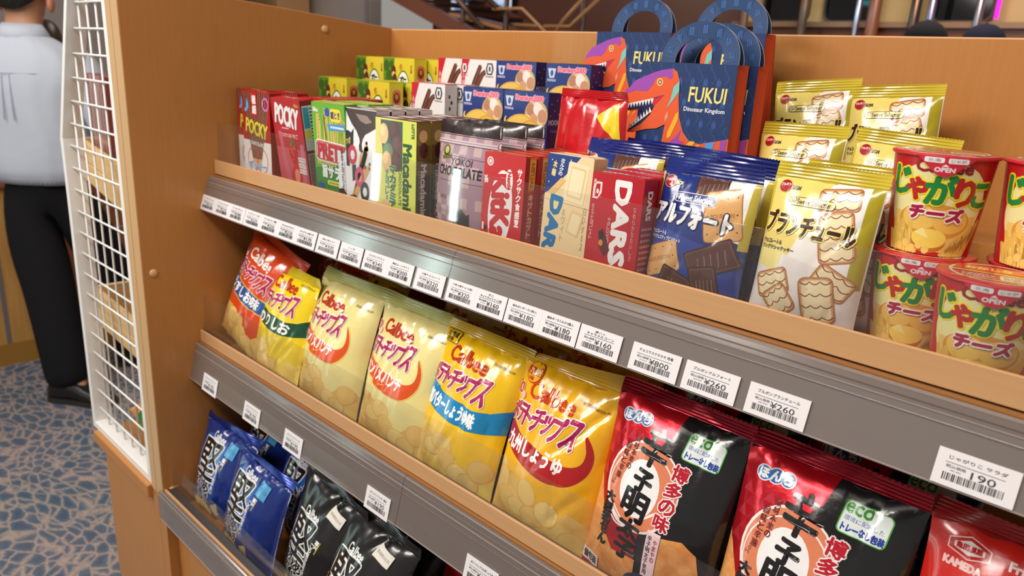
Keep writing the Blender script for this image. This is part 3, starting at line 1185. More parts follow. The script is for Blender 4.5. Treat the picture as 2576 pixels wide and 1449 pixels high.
t = Art('carton').rect(0, 0, 81, 20, (224, 218, 216)).rect(18, 2, 78, 18, (110, 60, 56)).ell(48, 10, 12, 5, (236, 232, 230))
o = carton('filled_pretzel_box', 81, 128, 20, [(236, 236, 238), (214, 214, 216), (230, 226, 226)], a_toppo(), None, t)
many(o, 'snack box', 'white filled pretzel boxes', [
    ('white filled pretzel box with a chocolate drip and red rings on the top shelf', (0.3595, 0.5570, F1)),
    ('white pretzel box behind the one with the chocolate drip', (0.3590, 0.5800, F1)),
    ('third white pretzel box in the drip box row', (0.3580, 0.6030, F1)),
    ('rearmost white pretzel box in the drip box row', (0.3570, 0.6260, F1))])


# --- macadamia chocolate boxes
def a_maca():
    a = Art('carton')
    Y = (214, 222, 84)
    a.rect(0, 0, 77, 122, Y).rect(0, 0, 34, 122, (226, 222, 120))
    a.poly([(10, 120), (52, 120), (52, 64), (30, 60), (14, 80)], (70, 84, 66))
    for cx, cy, rx, ry, c in ((36, 108, 11, 12, (92, 60, 58)), (16, 104, 9, 12, (232, 196, 140)), (42, 92, 10, 12, (104, 70, 68)), (24, 84, 10, 10, (110, 130, 100)), (22, 72, 9, 12, (230, 190, 132)), (40, 74, 9, 12, (96, 60, 56))):
        a.ell(cx, cy, rx, ry, c).ell(cx - rx * 0.25, cy + ry * 0.25, rx * 0.55, ry * 0.55, tuple(min(255, int(k * 1.12)) for k in c))
    a.text('Macadamia', 61, 53, 84, 15, (36, 78, 40), rot=-90, bold=0.9)
    a.text('CHOCOLATE', 48, 44, 42, 5, (96, 120, 60), rot=-90, bold=0.2)
    a.text('マカダミア', 34, 42, 11, 52, (40, 110, 70), bold=0.7, vert=True, out=(226, 230, 170), out_r=0.5).text('チョコレート', 23, 40, 6, 46, (70, 150, 140), bold=0.3, vert=True)
    a.text('LOTTE', 71, 111, 16, 4.4, (90, 110, 50), rot=-90, bold=0.3)
    a.ell(21, 17, 9, 10, (230, 196, 140)).ell(30, 10, 11, 8, (84, 48, 44))
    return a


s = Art('carton').rect(0, 0, 21, 122, (62, 44, 34)).rect(0, 62, 21, 122, (108, 84, 36)).rect(0, 96, 21, 122, (140, 114, 50)).ell(10, 106, 6, 7, (226, 180, 120)).ell(11, 90, 6, 9, (84, 30, 28))
s.text('Macadamia', 11, 44, 60, 8, (220, 216, 206), rot=-90, bold=0.5).text('CHOCOLATE', 4.5, 50, 34, 3, (190, 180, 150), rot=-90)
t = Art('carton').rect(0, 0, 77, 21, (120, 40, 44)).rect(6, 3, 34, 17, (236, 226, 214)).poly([(40, 4), (70, 4), (64, 18), (46, 18)], (70, 26, 30)).rect(52, 6, 74, 10, (240, 232, 220))
o = carton('nut_chocolate_box', 77, 122, 21, [(214, 222, 84), (62, 44, 34), (130, 46, 48)], a_maca(), s, t)
many(o, 'snack box', 'nut chocolate boxes', [
    ('yellow green nut chocolate box with upright green lettering on the top shelf', (0.4388, 0.5560, F1))] +
    [('nut chocolate box with a maroon lid, %s behind the yellow green front box' % n, (0.4380 - 0.0015 * i, 0.5790 + 0.0225 * i, F1))
     for i, n in enumerate(('first', 'second', 'third', 'fourth'))])


# --- chequered chocolate stand-up pouches
def a_pouch():
    a = Art('film')
    rr = random.Random(5)
    a.L += 1
    for i in range(9):
        for j in range(11):
            c = ((198, 172, 172), (168, 138, 152), (182, 154, 166))[(i + j) % 2 + (1 if rr.random() < 0.2 and (i + j) % 2 == 0 else 0)]
            a.rect(i * 11, j * 11.5, i * 11 + 11, j * 11.5 + 11.5, c, up=False)
    a.rect(0, 113, 99, 127, (48, 38, 38)).rect(0, 111.4, 99, 112.4, (90, 70, 74))
    a.ell(22, 94, 6.5, 6.5, (86, 92, 40)).ell(22, 95, 4, 4, (196, 196, 110)).poly([(14, 88), (32, 90), (34, 87), (16, 84)], (110, 112, 50))
    a.line([(14 + k, 90 - 0.03 * k + 0.5 * (k % 2)) for k in range(2, 78)], 0.5, (60, 48, 50))
    a.text('YOKOI', 50, 84, 34, 7.5, (60, 50, 54), bold=0.2)
    a.text('CHOCOLATE', 46, 73, 70, 10, (40, 34, 36), bold=0.5)
    a.line([(12 + k, 62 + 0.5 * (k % 2)) for k in range(2, 78)], 0.5, (60, 48, 50))
    a.text('福井店', 26, 44, 14, 5, (96, 80, 84)).text('アソート', 26, 28, 16, 4, (110, 92, 96))
    a.poly([(44, 26), (58, 34), (66, 28), (70, 30), (70, 16), (58, 12), (50, 18)], (66, 62, 62))
    for x, y in ((6, 34), (5, 27), (8, 20), (12, 13), (18, 9), (26, 12)):
        a.ell(x, y, 3.6, 3.2, (70, 34, 44))
    return a


B = Bag(0.098, 0.127, 0.030, 3, 0.01, 0.22, fat=0.34)
mb = MB()
B.mesh(mb, M((182, 154, 166)), M((150, 120, 132)))
a_pouch().put(mb, B.at, 0.014, 0.16, cut=(98 / B.nu, 127 / B.nv))
o = mb.build('chocolate_pouch', fix=False)
mb = MB()
for k in (0, 1):
    mb.add([B.at(u / 1000, v / 1000, 0.0011 + 0.0006 * k) for v in (105 - k * 2.5, 107 - k * 2.5) for u in range(3, 96, 4)],
           [(i, i + 1, i + 25, i + 24) for i in range(23)], M((208, 190, 196)), True)
mb.build('zip_strip', o, fix=False)
many(o, 'pouch', 'chequered chocolate pouches', [
    ('pink and mauve chequered chocolate pouch standing in front of the others', (0.5400, 0.5640, F1), 3),
    ('chequered chocolate pouch second from the front, silver top edge showing', (0.5460, 0.5960, F1), 3),
    ('rearmost chequered chocolate pouch against the blue cookie boxes', (0.5500, 0.6200, F1), 3)])


# --- wafer bar boxes
def a_kit():
    a = Art('carton')
    RD = (196, 30, 36)
    a.rect(0, 0, 59, 94, RD)
    a.ell(27, 36, 17, 42, (242, 236, 236), rot=-3)
    a.text('KitKat', 27, 34, 76, 25, (200, 28, 38), rot=-90, shear=-0.12, bold=2.0)
    a.ell(38, 68, 4.8, 12, (246, 240, 236), rot=4).ell(38, 68, 4.0, 11, (250, 246, 242), rot=4).text('Nestlé', 38, 68, 18, 5, (190, 30, 40), rot=-88, bold=0.4)
    a.text('サクサク食感！', 52, 52, 6.4, 60, (250, 236, 232), bold=0.35, vert=True)
    a.ring(9, 85, 3.0, 4.8, (234, 214, 212)).ell(9, 85, 2.2, 2.2, (234, 214, 212)).text('3枚', 4.5, 66, 8, 6, WHT, bold=0.3, rot=-80)
    a.rect(2, 12, 5, 20, (236, 220, 210)).rect(5.5, 12, 9, 17, (36, 40, 34))
    return a


s = Art('carton').rect(0, 0, 15.5, 94, (232, 130, 40)).rect(0, 0, 6, 94, (168, 30, 34)).rrect(6.5, 62, 15.5, 92, 2, (238, 176, 76)).text('チョコレート', 11, 76, 5, 26, (170, 90, 30), bold=0.2, vert=True)
s.rect(6, 0, 15.5, 60, (206, 60, 34)).text('キットカット', 11, 34, 6, 46, (246, 230, 220), bold=0.3, vert=True)
t = Art('carton').rect(2, 2, 57, 6, (220, 80, 60)).rect(2, 9, 57, 13, (230, 150, 60))
o = carton('wafer_bar_box', 59, 94, 15.5, [(196, 30, 36), (206, 60, 34), (204, 44, 40)], a_kit(), s, t)
many(o, 'snack box', 'red wafer bar boxes', [
    ('red wafer bar box with a white oval logo, foremost of its row', (0.6095, 0.5590, F1), 2)] +
    [('red wafer bar box with an orange side, %s behind the white oval logo box' % n, (0.6110 + 0.002 * i, 0.5765 + 0.0172 * i, F1), 2)
     for i, n in enumerate(('first', 'second', 'third', 'fourth', 'fifth'))])


# --- chocolate piece boxes, white and red
def a_dars(white):
    a = Art('carton')
    if white:
        C = (238, 214, 166)
        a.rect(0, 0, 58, 98, C).poly([(0, 98), (42, 98), (26, 80), (8, 62), (0, 58)], (36, 62, 130))
        for x, y in ((6, 92), (30, 94), (4, 70), (20, 84)):
            a.ell(x, y, 0.7, 0.7, WHT, n=6)
        a.text('ミルクの', 19, 86, 5, 17, WHT, bold=0.2, vert=True, rot=-8).text('木箱', 10, 84, 5, 16, (240, 214, 140), bold=0.3, vert=True, rot=-8)
        a.rrect(26, 54, 52, 92, 2, (244, 226, 184), rot=-6).rrect(30, 58, 49, 88, 1.5, (232, 202, 142), rot=-6).rrect(31, 60, 47, 86, 1.5, (246, 230, 190), rot=-6)
        a.poly([(4, 60), (20, 76), (26, 74), (10, 56)], (230, 190, 120)).line([(2, 53), (58, 50)], 0.6, (206, 176, 120))
        a.rrect(34, 22, 50, 46, 2, (232, 200, 140), rot=-14).rrect(36, 24, 48, 43, 2, (244, 226, 180), rot=-14)
        a.text('DARS', 13, 24, 66, 14, (30, 118, 176), rot=-97 + 180 - 180, bold=1.4, shear=0)
        a.text('ホワイト', 27, 30, 4, 34, (206, 180, 130), vert=True).text('白いダース', 53, 30, 3.6, 44, (190, 164, 116), vert=True)
    else:
        C = (188, 24, 40)
        a.rect(0, 0, 58, 98, C).rect(44, 0, 58, 98, (180, 20, 36))
        a.poly([(2, 74), (8, 74), (12, 80), (12, 90), (6, 90), (2, 84)], (236, 220, 216)).poly([(4, 76), (8, 76), (10, 82), (10, 88), (6, 88), (4, 84)], C).text('MORINAGA', 3.6, 84, 15, 3, (236, 220, 216), rot=-90, bold=0.15).ell(7.4, 81, 1.4, 2.4, (236, 220, 216))
        a.text('DARS', 36, 55, 76, 16, (246, 240, 238), rot=-90, bold=1.5)
        a.text('ミルクチョコレート', 4, 52, 3.4, 34, (226, 180, 180), vert=True, bold=0.1).text('やさしいくちどけ', 24, 44, 3.4, 30, (230, 190, 190), vert=True, bold=0.1)
        a.poly([(13, 44), (18, 48), (24, 38), (27, 28), (22, 22), (15, 30)], (92, 34, 28)).poly([(14, 43), (18, 46), (20, 40), (16, 36)], (54, 20, 18)).ell(17, 34, 2.4, 3, (216, 140, 60))
        a.text('12 ミルク', 31, 22, 3.6, 22, WHT, bold=0.15, vert=True).text('なめらかなおいしさ', 51, 48, 3, 50, (226, 176, 176), vert=True)
    return a


s = Art('carton').text('DARS', 11, 74, 26, 7, WHT, rot=-90, bold=0.5).lines(3, 8, 19, 56, 9, (226, 170, 170), 7)
t = Art('carton').text('DARS', 18, 11, 24, 7, WHT, rot=10, bold=0.5).text('DARS', 43, 12, 22, 6, (240, 170, 170), rot=10, bold=0.4).rect(2, 2, 56, 3, (226, 120, 120))
o = carton('milk_chocolate_box', 58, 98, 22, [(188, 24, 40), (178, 20, 36), (200, 28, 48)], a_dars(False), s, t)
many(o, 'snack box', 'red chocolate piece boxes', [
    ('crimson chocolate box with large white letters reading downwards, foremost', (0.7505, 0.5650, F1), 2),
    ('crimson chocolate box right behind the one with large white letters', (0.7512, 0.5885, F1), 2),
    ('rearmost crimson chocolate box of the three in a row', (0.7520, 0.6120, F1), 2)])
o = carton('white_chocolate_box', 58, 98, 22, [(238, 214, 166), (226, 200, 150), (236, 216, 176)], a_dars(True), None, None)
place(o, (0.6840, 0.5750, F1), 3)
tag(o, 'cream chocolate box with a navy corner and blue letters reading downwards', 'snack box')


# ---------------------------------------------------------------- boxes on the risers
def a_take():
    a = Art('carton')
    a.rect(0, 0, 80, 120, (214, 206, 44)).poly([(0, 0), (28, 0), (30, 40), (22, 80), (30, 120), (0, 120)], (96, 140, 40))
    a.poly([(30, 120), (80, 120), (80, 0), (36, 0)], (218, 200, 56))
    for x, y, r in ((8, 108, 8), (16, 92, 9), (6, 78, 8), (22, 110, 6), (14, 60, 10)):
        a.ell(x, y, r, r * 1.1, (58, 100, 36))
    for x, y, rx, ry in ((27, 100, 6, 9), (30, 86, 6, 10), (22, 74, 7, 9)):
        a.ell(x, y, rx, ry, (90, 44, 28)).ell(x, y - 5, rx * 0.8, ry * 0.5, (226, 180, 110))
    a.ell(52, 60, 19, 42, (60, 120, 40)).ell(52, 60, 17, 39.5, (244, 242, 236))
    a.text('たけのこの里', 52, 58, 17, 70, (40, 50, 30), bold=0.8, vert=True)
    a.text('meiji', 72, 104, 12, 4, (150, 60, 30), rot=-90, bold=0.3).text('冬', 46, 106, 9, 11, (196, 120, 30), bold=0.3)
    return a


s = Art('carton').rect(0, 0, 25, 120, (232, 220, 70)).rrect(5, 86, 21, 110, 6, (240, 120, 110)).ell(13, 98, 6, 8, (110, 40, 24)).ell(13, 100, 3, 4, (226, 150, 60)).rect(6, 62, 20, 80, (230, 214, 196)).lines(4, 10, 22, 56, 10, (120, 120, 40), 8)
t = Art('carton').rect(0, 0, 80, 25, (222, 214, 50)).lines(10, 8, 70, 18, 2, (110, 130, 30), 4)
o = carton('bamboo_shaped_chocolate_box', 80, 120, 25, [(214, 206, 44), (232, 220, 70), (220, 212, 50)], a_take(), s, t)
many(o, 'snack box', 'yellow and green chocolate biscuit boxes', [
    ('yellow and green biscuit box, leftmost of the lower riser row', (0.0790, 0.7080, F2)),
    ('yellow and green biscuit box, foremost and second from left on the lower riser', (0.1890, 0.7075, F2)),
    ('yellow and green biscuit box half hidden between the two on the lower riser', (0.1520, 0.7400, F2)),
    ('yellow and green biscuit box beside the white and red box on the lower riser', (0.2345, 0.7420, F2)),
    ('yellow and green biscuit box in the left corner of the upper riser', (0.0690, 0.7880, F3)),
    ('yellow and green biscuit box second from left on the upper riser', (0.1465, 0.7878, F3)),
    ('yellow and green biscuit box showing only its side on the upper riser', (0.1730, 0.8160, F3))])


def a_twig():
    a = Art('carton')
    a.rect(0, 0, 72, 124, (238, 232, 230)).poly([(0, 124), (17, 124), (8, 100), (5, 70), (9, 30), (18, 0), (0, 0)], (200, 32, 56))
    a.text('小枝', 4.2, 96, 5, 20, (240, 190, 196), vert=True, bold=0.2)
    for p in ([(22, 80), (30, 96), (38, 112), (40, 116)], [(26, 78), (36, 92), (44, 104), (50, 108)], [(20, 74), (34, 76), (54, 74), (64, 76)], [(22, 64), (38, 62), (58, 60)], [(24, 52), (44, 44), (62, 40)]):
        a.line(p, [8, 9, 8, 7][:len(p)], (92, 46, 36)).line([(x + 0.8, y + 1.2) for x, y in p], 2, (130, 78, 60))
    a.poly([(54, 104), (64, 104), (67, 112), (64, 120), (54, 120), (51, 112)], (60, 66, 84)).poly([(56, 106), (62, 106), (64, 112), (62, 118), (56, 118), (54, 112)], (238, 232, 230)).ell(59, 112, 2, 4, (60, 66, 84)).text('MORINAGA', 59, 101.5, 16, 2.6, (60, 66, 84))
    return a


s = Art('carton').rect(0, 0, 22, 124, (238, 232, 232)).rect(5, 64, 17, 84, (90, 100, 150)).ell(8, 108, 1.6, 2.6, BLK).ell(12, 100, 2, 2.6, BLK).ell(9, 92, 1.6, 3, BLK).lines(4, 8, 18, 60, 12, (120, 110, 120), 9)
t = Art('carton').rect(0, 0, 72, 22, (226, 90, 116)).lines(8, 8, 64, 14, 1, WHT, 2)
o = carton('twig_chocolate_box', 72, 124, 22, [(238, 232, 230), (238, 232, 232), (226, 120, 136)], a_twig(), s, t)
many(o, 'snack box', 'white and red twig chocolate boxes', [
    ('white box with brown chocolate twigs, foremost on the lower riser', (0.3155, 0.7070, F2)),
    ('white box with chocolate twigs behind the foremost twig box', (0.3290, 0.7330, F2)),
    ('white box with chocolate twigs, left one of two on the upper riser', (0.2790, 0.7870, F3)),
    ('white box with chocolate twigs, right one of two on the upper riser', (0.3320, 0.7868, F3))])


def a_moon():
    a = Art('carton')
    a.rect(0, 0, 75, 124, (30, 48, 122)).rect(0, 0, 75, 36, (26, 38, 100))
    rr = random.Random(2)
    a.L += 1
    for _ in range(26):
        a.ell(rr.uniform(2, 73), rr.uniform(60, 122), 0.5, 0.5, (210, 214, 240), n=6, up=False)
    a.poly([(6, 106), (14, 106), (17, 118), (3, 118)], (206, 214, 236)).ell(10, 112, 2.6, 4, (60, 76, 150)).text('MORINAGA', 10, 103, 15, 3, (206, 214, 236), bold=0.1)
    a.ell(56, 98, 19, 18, (206, 172, 110)).ell(56, 98, 16, 15, (232, 206, 160)).ell(47, 103, 7, 8, (190, 130, 96)).ell(58, 105, 7, 8, (240, 232, 226)).ell(66, 97, 7, 8, (204, 148, 112)).ell(52, 93, 7, 6, (214, 160, 124)).ell(42, 92, 5.5, 5, (240, 236, 230))
    a.ell(6, 88, 4, 5, (244, 210, 60)).ell(8, 89, 3.4, 4.4, (30, 48, 122))
    a.ell(28, 82, 25, 15, (226, 176, 72), rot=10).ell(28, 83, 21, 12, (240, 198, 96), rot=10)
    a.ell(48, 66, 24, 25, (222, 166, 60)).ell(48, 67, 21, 22, (238, 188, 82)).ell(11, 74, 6, 6, (206, 200, 120))
    a.text('Premium2000', 44, 117, 46, 6, (240, 100, 130), bold=0.6, out=(250, 236, 240), out_r=0.5)
    a.L += 1
    for i in range(10):
        for j in range(4):
            if (i + j) % 2:
                a.rect(44 + i * 3, 38 + j * 3, 47 + i * 3, 41 + j * 3, (200, 206, 226), up=False)
    a.text('MOONLIGHT', 40, 22, 66, 16, (232, 234, 244), bold=0.6).text('ムーンライトクッキー', 50, 34, 40, 4, (200, 206, 230))
    return a


s = Art('carton').rect(0, 0, 25, 124, (24, 36, 110)).text('MOON', 12, 90, 20, 6, (180, 190, 226), bold=0.4).text('Cookie', 12, 80, 12, 4, (150, 160, 206)).lines(4, 12, 22, 60, 10, (120, 130, 180), 3)
for x, y in ((6, 112), (16, 116), (12, 104), (20, 100), (5, 98)):
    s.ell(x, y, 0.7, 0.7, WHT, n=6)
t = Art('carton').rect(0, 0, 75, 25, (34, 52, 130)).lines(10, 9, 64, 15, 1, (200, 206, 230), 3)
o = carton('cookie_box', 75, 124, 25, [(30, 48, 122), (24, 36, 110), (38, 56, 136)], a_moon(), s, t)
many(o, 'snack box', 'navy cookie boxes', [
    ('navy cookie box with golden cookies, left one on the lower riser', (0.4262, 0.7080, F2)),
    ('navy cookie box with golden cookies, right one on the lower riser', (0.5025, 0.7080, F2)),
    ('navy cookie box with golden cookies, left one on the upper riser', (0.4065, 0.7880, F3)),
    ('navy cookie box with golden cookies behind the paper carrier on the upper riser', (0.5000, 0.7880, F3))])


# ---------------------------------------------------------------- paper carrier bags with a dinosaur
NAVY, ORG, PUR = (28, 54, 104), (228, 92, 48), (158, 74, 176)


def a_dino():
    a = Art('paper')
    # leaf ovals and dotted waves of the navy ground
    for i in range(7):
        for j in range(8):
            x, y = 30 + i * 14.5 - (j % 2) * 7.2, 8 + j * 20
            for k in (-1.6, 0, 1.6):
                a.ell(x + k, y, 0.5, 5 - abs(k), (62, 100, 168), n=10, up=(i == j == 0 and k == -1.6))
            for q in range(10):
                a.ell(x + 7.5 + 3 * math.sin(q * 0.63), y + q * 2, 0.45, 0.45, (88, 116, 168), n=6, up=False)
    return a


def dino_poly():
    """outline of the die-cut dinosaur, mm; panel is 0..128 x 0..170, the head stands out to the left"""
    return [(0, 122), (1, 130), (5, 138), (12, 146), (24, 151), (34, 155), (44, 158), (56, 160), (62, 157), (66, 148), (67, 130), (70, 112), (76, 98),
            (84, 90), (96, 88), (112, 92), (128, 96), (128, 0), (36, 0), (16, 2), (10, 20), (22, 34), (40, 40), (46, 34), (48, 60), (52, 86),
            (54, 104), (44, 99), (30, 97), (14, 92), (7, 92), (9, 98), (20, 106), (34, 114), (20, 116), (10, 114), (4, 115)]


def make_carrier(Db=0.022):
    root = empty('paper_carrier_bag')
    W_, H_, D_ = 0.128, 0.166, 0.022
    x0 = -W_ / 2
    # front panel in navy behind the die-cut dinosaur
    mb = MB()
    mb.prism([(x0 + 0.018, 0), (W_ / 2, 0), (W_ / 2, H_), (x0 + 0.018, H_)], 'y', -0.0004, 0.0002, M(NAVY, 'paper'))
    a_dino().put(mb, lambda u, v, o: (u + x0 + 0.0 if u < 0.127 else u + x0, -0.0004 - o * 0.3, min(v, H_ - 0.001)), 0.014, 0.1)
    a = Art('paper')
    a.text('FUKUI', 99, 136, 41, 14.5, (238, 226, 130), bold=0.3, shear=0.06)
    a.text('Dinosaur Kingdom', 97, 121, 46, 5.4, (226, 232, 240), bold=0.15)
    a.put(mb, lambda u, v, o: (u + x0, -0.0004 - o, v), 0.014, 0.2)
    mb.build('front_panel', root, fix=False)
    # die cut dinosaur card
    mb = MB()
    P = dino_poly()
    bm = bmesh.new()
    f = bm.faces.new([bm.verts.new((x / 1000 + x0, -0.0014, y / 1000)) for x, y in P])
    f.normal_update()
    bmesh.ops.triangulate(bm, faces=[f], ngon_method='EAR_CLIP')
    bm.verts.index_update()
    vs = [v.co.copy() for v in bm.verts]
    fs = [tuple(v.index for v in f.verts) for f in bm.faces]
    bm.free()
    mo = M(ORG, 'paper')
    mb.add(vs, fs, mo)
    mb.add([v + Vector((0, 0.0008, 0)) for v in vs], [tuple(reversed(f)) for f in fs], M((232, 228, 224), 'paper'))
    n = len(P)
    ring = [Vector((x / 1000 + x0, -0.0014, y / 1000)) for x, y in P]
    mb.add(ring + [v + Vector((0, 0.0008, 0)) for v in ring], [(i, (i + 1) % n, n + (i + 1) % n, n + i) for i in range(n)], M((236, 200, 180), 'paper'))
    a = Art('paper')
    a.poly([(2, 132), (5, 138), (12, 146), (24, 151), (34, 155), (44, 158), (56, 160), (58, 152), (55, 149), (50, 152), (38, 150), (34, 142), (28, 136), (14, 136)], PUR)
    a.ell(43, 146, 3.8, 4.0, (240, 200, 90)).ell(43, 146, 2.4, 2.6, (120, 70, 130)).ell(43, 146, 1.2, 1.3, (240, 220, 160))
    a.poly([(4, 121), (14, 123), (26, 126), (38, 130), (50, 134), (42, 126), (38, 120), (30, 112), (18, 104), (9, 98), (10, 94), (24, 102), (34, 112), (18, 117), (6, 115)], (30, 40, 84))
    a.poly([(36, 128), (50, 134), (43, 126), (38, 121)], (206, 40, 60))
    for i in range(9):
        x = 4 + i * 3.7
        a.poly([(x, 121.4 + i * 0.9), (x + 3.8, 122.3 + i * 0.9), (x + 2.2, 116.6 + i * 0.8)], (244, 240, 236), up=(i == 0))
    for i in range(8):
        x, y = 9 + i * 3.4, 95 + i * 2.6
        a.poly([(x, y), (x + 3.4, y + 2.6), (x + 0.4, y + 7.2)], (244, 240, 236), up=False)
    for p, c in (([(60, 142), (66, 148), (67, 138), (60, 128), (54, 120), (58, 130)], (128, 198, 186)), ([(53, 112), (56, 118), (57, 112), (54, 106)], (226, 150, 120)),
                 ([(58, 96), (66, 116), (69, 118), (69, 110), (62, 92), (58, 90)], (242, 176, 40)), ([(56, 82), (68, 92), (74, 100), (72, 90), (80, 88), (66, 84), (62, 74)], PUR),
                 ([(74, 66), (80, 84), (86, 90), (92, 90), (84, 78), (78, 66)], (246, 180, 30)), ([(92, 86), (98, 88), (92, 76), (84, 66)], (246, 180, 30)), ([(86, 56), (98, 74), (97, 64), (90, 54)], (120, 180, 160)),
                 ([(104, 90), (114, 92), (110, 70), (104, 56), (106, 70), (102, 66)], (90, 150, 220)), ([(120, 94), (127, 95), (124, 72), (120, 60)], PUR), ([(112, 64), (115, 58), (113, 50), (110, 56)], PUR),
                 ([(94, 46), (99, 54), (98, 44), (95, 38)], (120, 180, 160)), ([(58, 42), (70, 40), (60, 46)], PUR), ([(58, 36), (76, 35), (70, 39), (58, 39)], (244, 170, 40)), ([(58, 28), (70, 26), (68, 30), (60, 32)], (110, 150, 210)),
                 ([(36, 38), (46, 36), (50, 20), (44, 24), (42, 32)], (206, 40, 70)), ([(66, 14), (74, 18), (70, 8)], PUR), ([(96, 20), (110, 26), (102, 12)], (120, 180, 160))):
        a.poly(p, c)
    a.put(mb, lambda u, v, o: (u + x0, -0.0014 - o, v), 0.014, 0.1)
    mb.build('dinosaur_cutout', root, fix=False)
    # gussets, rear panel, base
    mb = MB()
    mb.add([(x0 + 0.018, Db, 0), (W_ / 2, Db, 0), (W_ / 2, D_, H_), (x0 + 0.018, D_, H_)], [(0, 1, 2, 3)], M(NAVY, 'paper'))
    mb.add([(x0 + 0.018, Db + 0.0004, 0), (W_ / 2, Db + 0.0004, 0), (W_ / 2, D_ + 0.0004, H_), (x0 + 0.018, D_ + 0.0004, H_)], [(3, 2, 1, 0)], M(NAVY, 'paper'))
    mb.build('rear_panel', root)
    mb = MB()
    xr = W_ / 2
    mo = M((222, 84, 42), 'paper')
    mb.add([(xr, 0, 0), (xr, 0, H_), (xr - 0.005, D_ / 2, H_), (xr - 0.001, Db / 2, 0), (xr, Db, 0), (xr, D_, H_)], [(0, 3, 2, 1), (3, 4, 5, 2)], mo)
    mb.add([(x0 + 0.018, 0, 0), (x0 + 0.018, 0, H_), (x0 + 0.018, D_, H_), (x0 + 0.018, Db, 0)], [(0, 1, 2, 3)], mo)
    mb.add([(x0 + 0.018, 0, 0.0005), (xr, 0, 0.0005), (xr, Db, 0.0005), (x0 + 0.018, Db, 0.0005)], [(0, 1, 2, 3)], mo)
    g = mb.build('side_gusset', root, fix=False)
    md = g.modifiers.new('thickness', 'SOLIDIFY')
    md.thickness = 0.0004
    # arched handles, front and rear
    for k, yy in enumerate((0.0, 0.010)):
        mb = MB()
        N = 28
        cx, ro_x, ri_x, ro_z, ri_z = 0.020, 0.044, 0.0275, 0.040, 0.025
        vs, fs = [], []
        for i in range(N + 1):
            t = math.pi * i / N
            s, c = math.sin(t), math.cos(t)
            lean = 0.006 * s * (1 if k == 0 else -1)
            for rx, rz in ((ro_x, ro_z), (ri_x, ri_z)):
                vs.append((cx - rx * c, yy + lean, H_ + rz * s ** 0.85))
        for i in range(N):
            fs.append((2 * i, 2 * i + 2, 2 * i + 3, 2 * i + 1))
        mb.add(vs, fs, M((34, 66, 112), 'paper'), False)
        mb.add([(x, y + 0.0012, z) for x, y, z in vs], [tuple(reversed(f)) for f in fs], M((206, 204, 214), 'paper'), False)
        rim = [2 * i for i in range(N + 1)]
        for off in (0, 1):
            idx = [2 * i + off for i in range(N + 1)]
            q = [vs[i] for i in idx]
            mb.add(q + [(x, y + 0.0012, z) for x, y, z in q], [(i, i + 1, N + 2 + i, N + 1 + i) for i in range(N)], M((216, 214, 222), 'paper'), False)
        for i in range(2, N - 1, 4):
            t = math.pi * (i + 0.5) / N
            rx, rz = (ro_x + ri_x) / 2, (ro_z + ri_z) / 2
            for d in (-0.0018, 0, 0.0018):
                px, pz = cx - rx * math.cos(t) + d, H_ + rz * math.sin(t) ** 0.85
                ye = yy + 0.006 * math.sin(t) * (1 if k == 0 else -1) - 0.0002
                mb.add([(px - 0.0005, ye, pz - 0.004), (px + 0.0005, ye, pz - 0.004), (px + 0.0005, ye, pz + 0.004), (px - 0.0005, ye, pz + 0.004)], [(0, 1, 2, 3)], M((70, 110, 176), 'paper'))
        mb.build('handle', root, fix=False)
    return root


o = make_carrier()
many(o, 'paper bag', 'paper carriers with a dinosaur', [
    ('navy paper carrier with an orange dinosaur, frontmost of four', (0.7205, 0.6875, F2)),
    ('navy dinosaur paper carrier tucked right behind the frontmost one', (0.7290, 0.7125, F2))])
o = make_carrier(0.050)
many(o, 'paper bag', 'paper carriers with a dinosaur', [
    ('navy dinosaur paper carrier at the back right with its orange side showing', (0.6890, 0.7990, F3)),
    ('navy dinosaur paper carrier at the back left by the navy cookie box', (0.5665, 0.8040, F3))])

# ================================================================ biscuit bags on the top shelf
def logo_b(a, x, y, r, tail):
    a.ell(x, y, r * 1.06, r * 0.95, (236, 206, 110)).ell(x, y, r, r * 0.9, (168, 22, 34)).text('ブルボン', x, y + r * 0.25, r * 1.7, r * 0.42, (246, 226, 220), rot=4, bold=0.12)
    a.text('BOURBON'[4:], x + r * 1.7, y - r * 0.1, r * 1.2, r * 0.5, tail, bold=0.2)


def pill(a, x, y, w, h, fill, line_c, rot=0):
    a.rrect(x - w / 2, y - h / 2, x + w / 2, y + h / 2, h / 2 - 0.05, line_c, rot).rrect(x - w / 2 + 0.6, y - h / 2 + 0.6, x + w / 2 - 0.6, y + h / 2 - 0.6, h / 2 - 0.7, fill, rot)
    a.ring(x - w * 0.42, y + 0.4, 1.5, 2.1, line_c).ring(x - w * 0.37, y + 0.9, 1.5, 2.1, line_c)
    a.text('Sweet Selection', x + w * 0.06, y, w * 0.72, h * 0.62, line_c, rot=rot, bold=0.16)


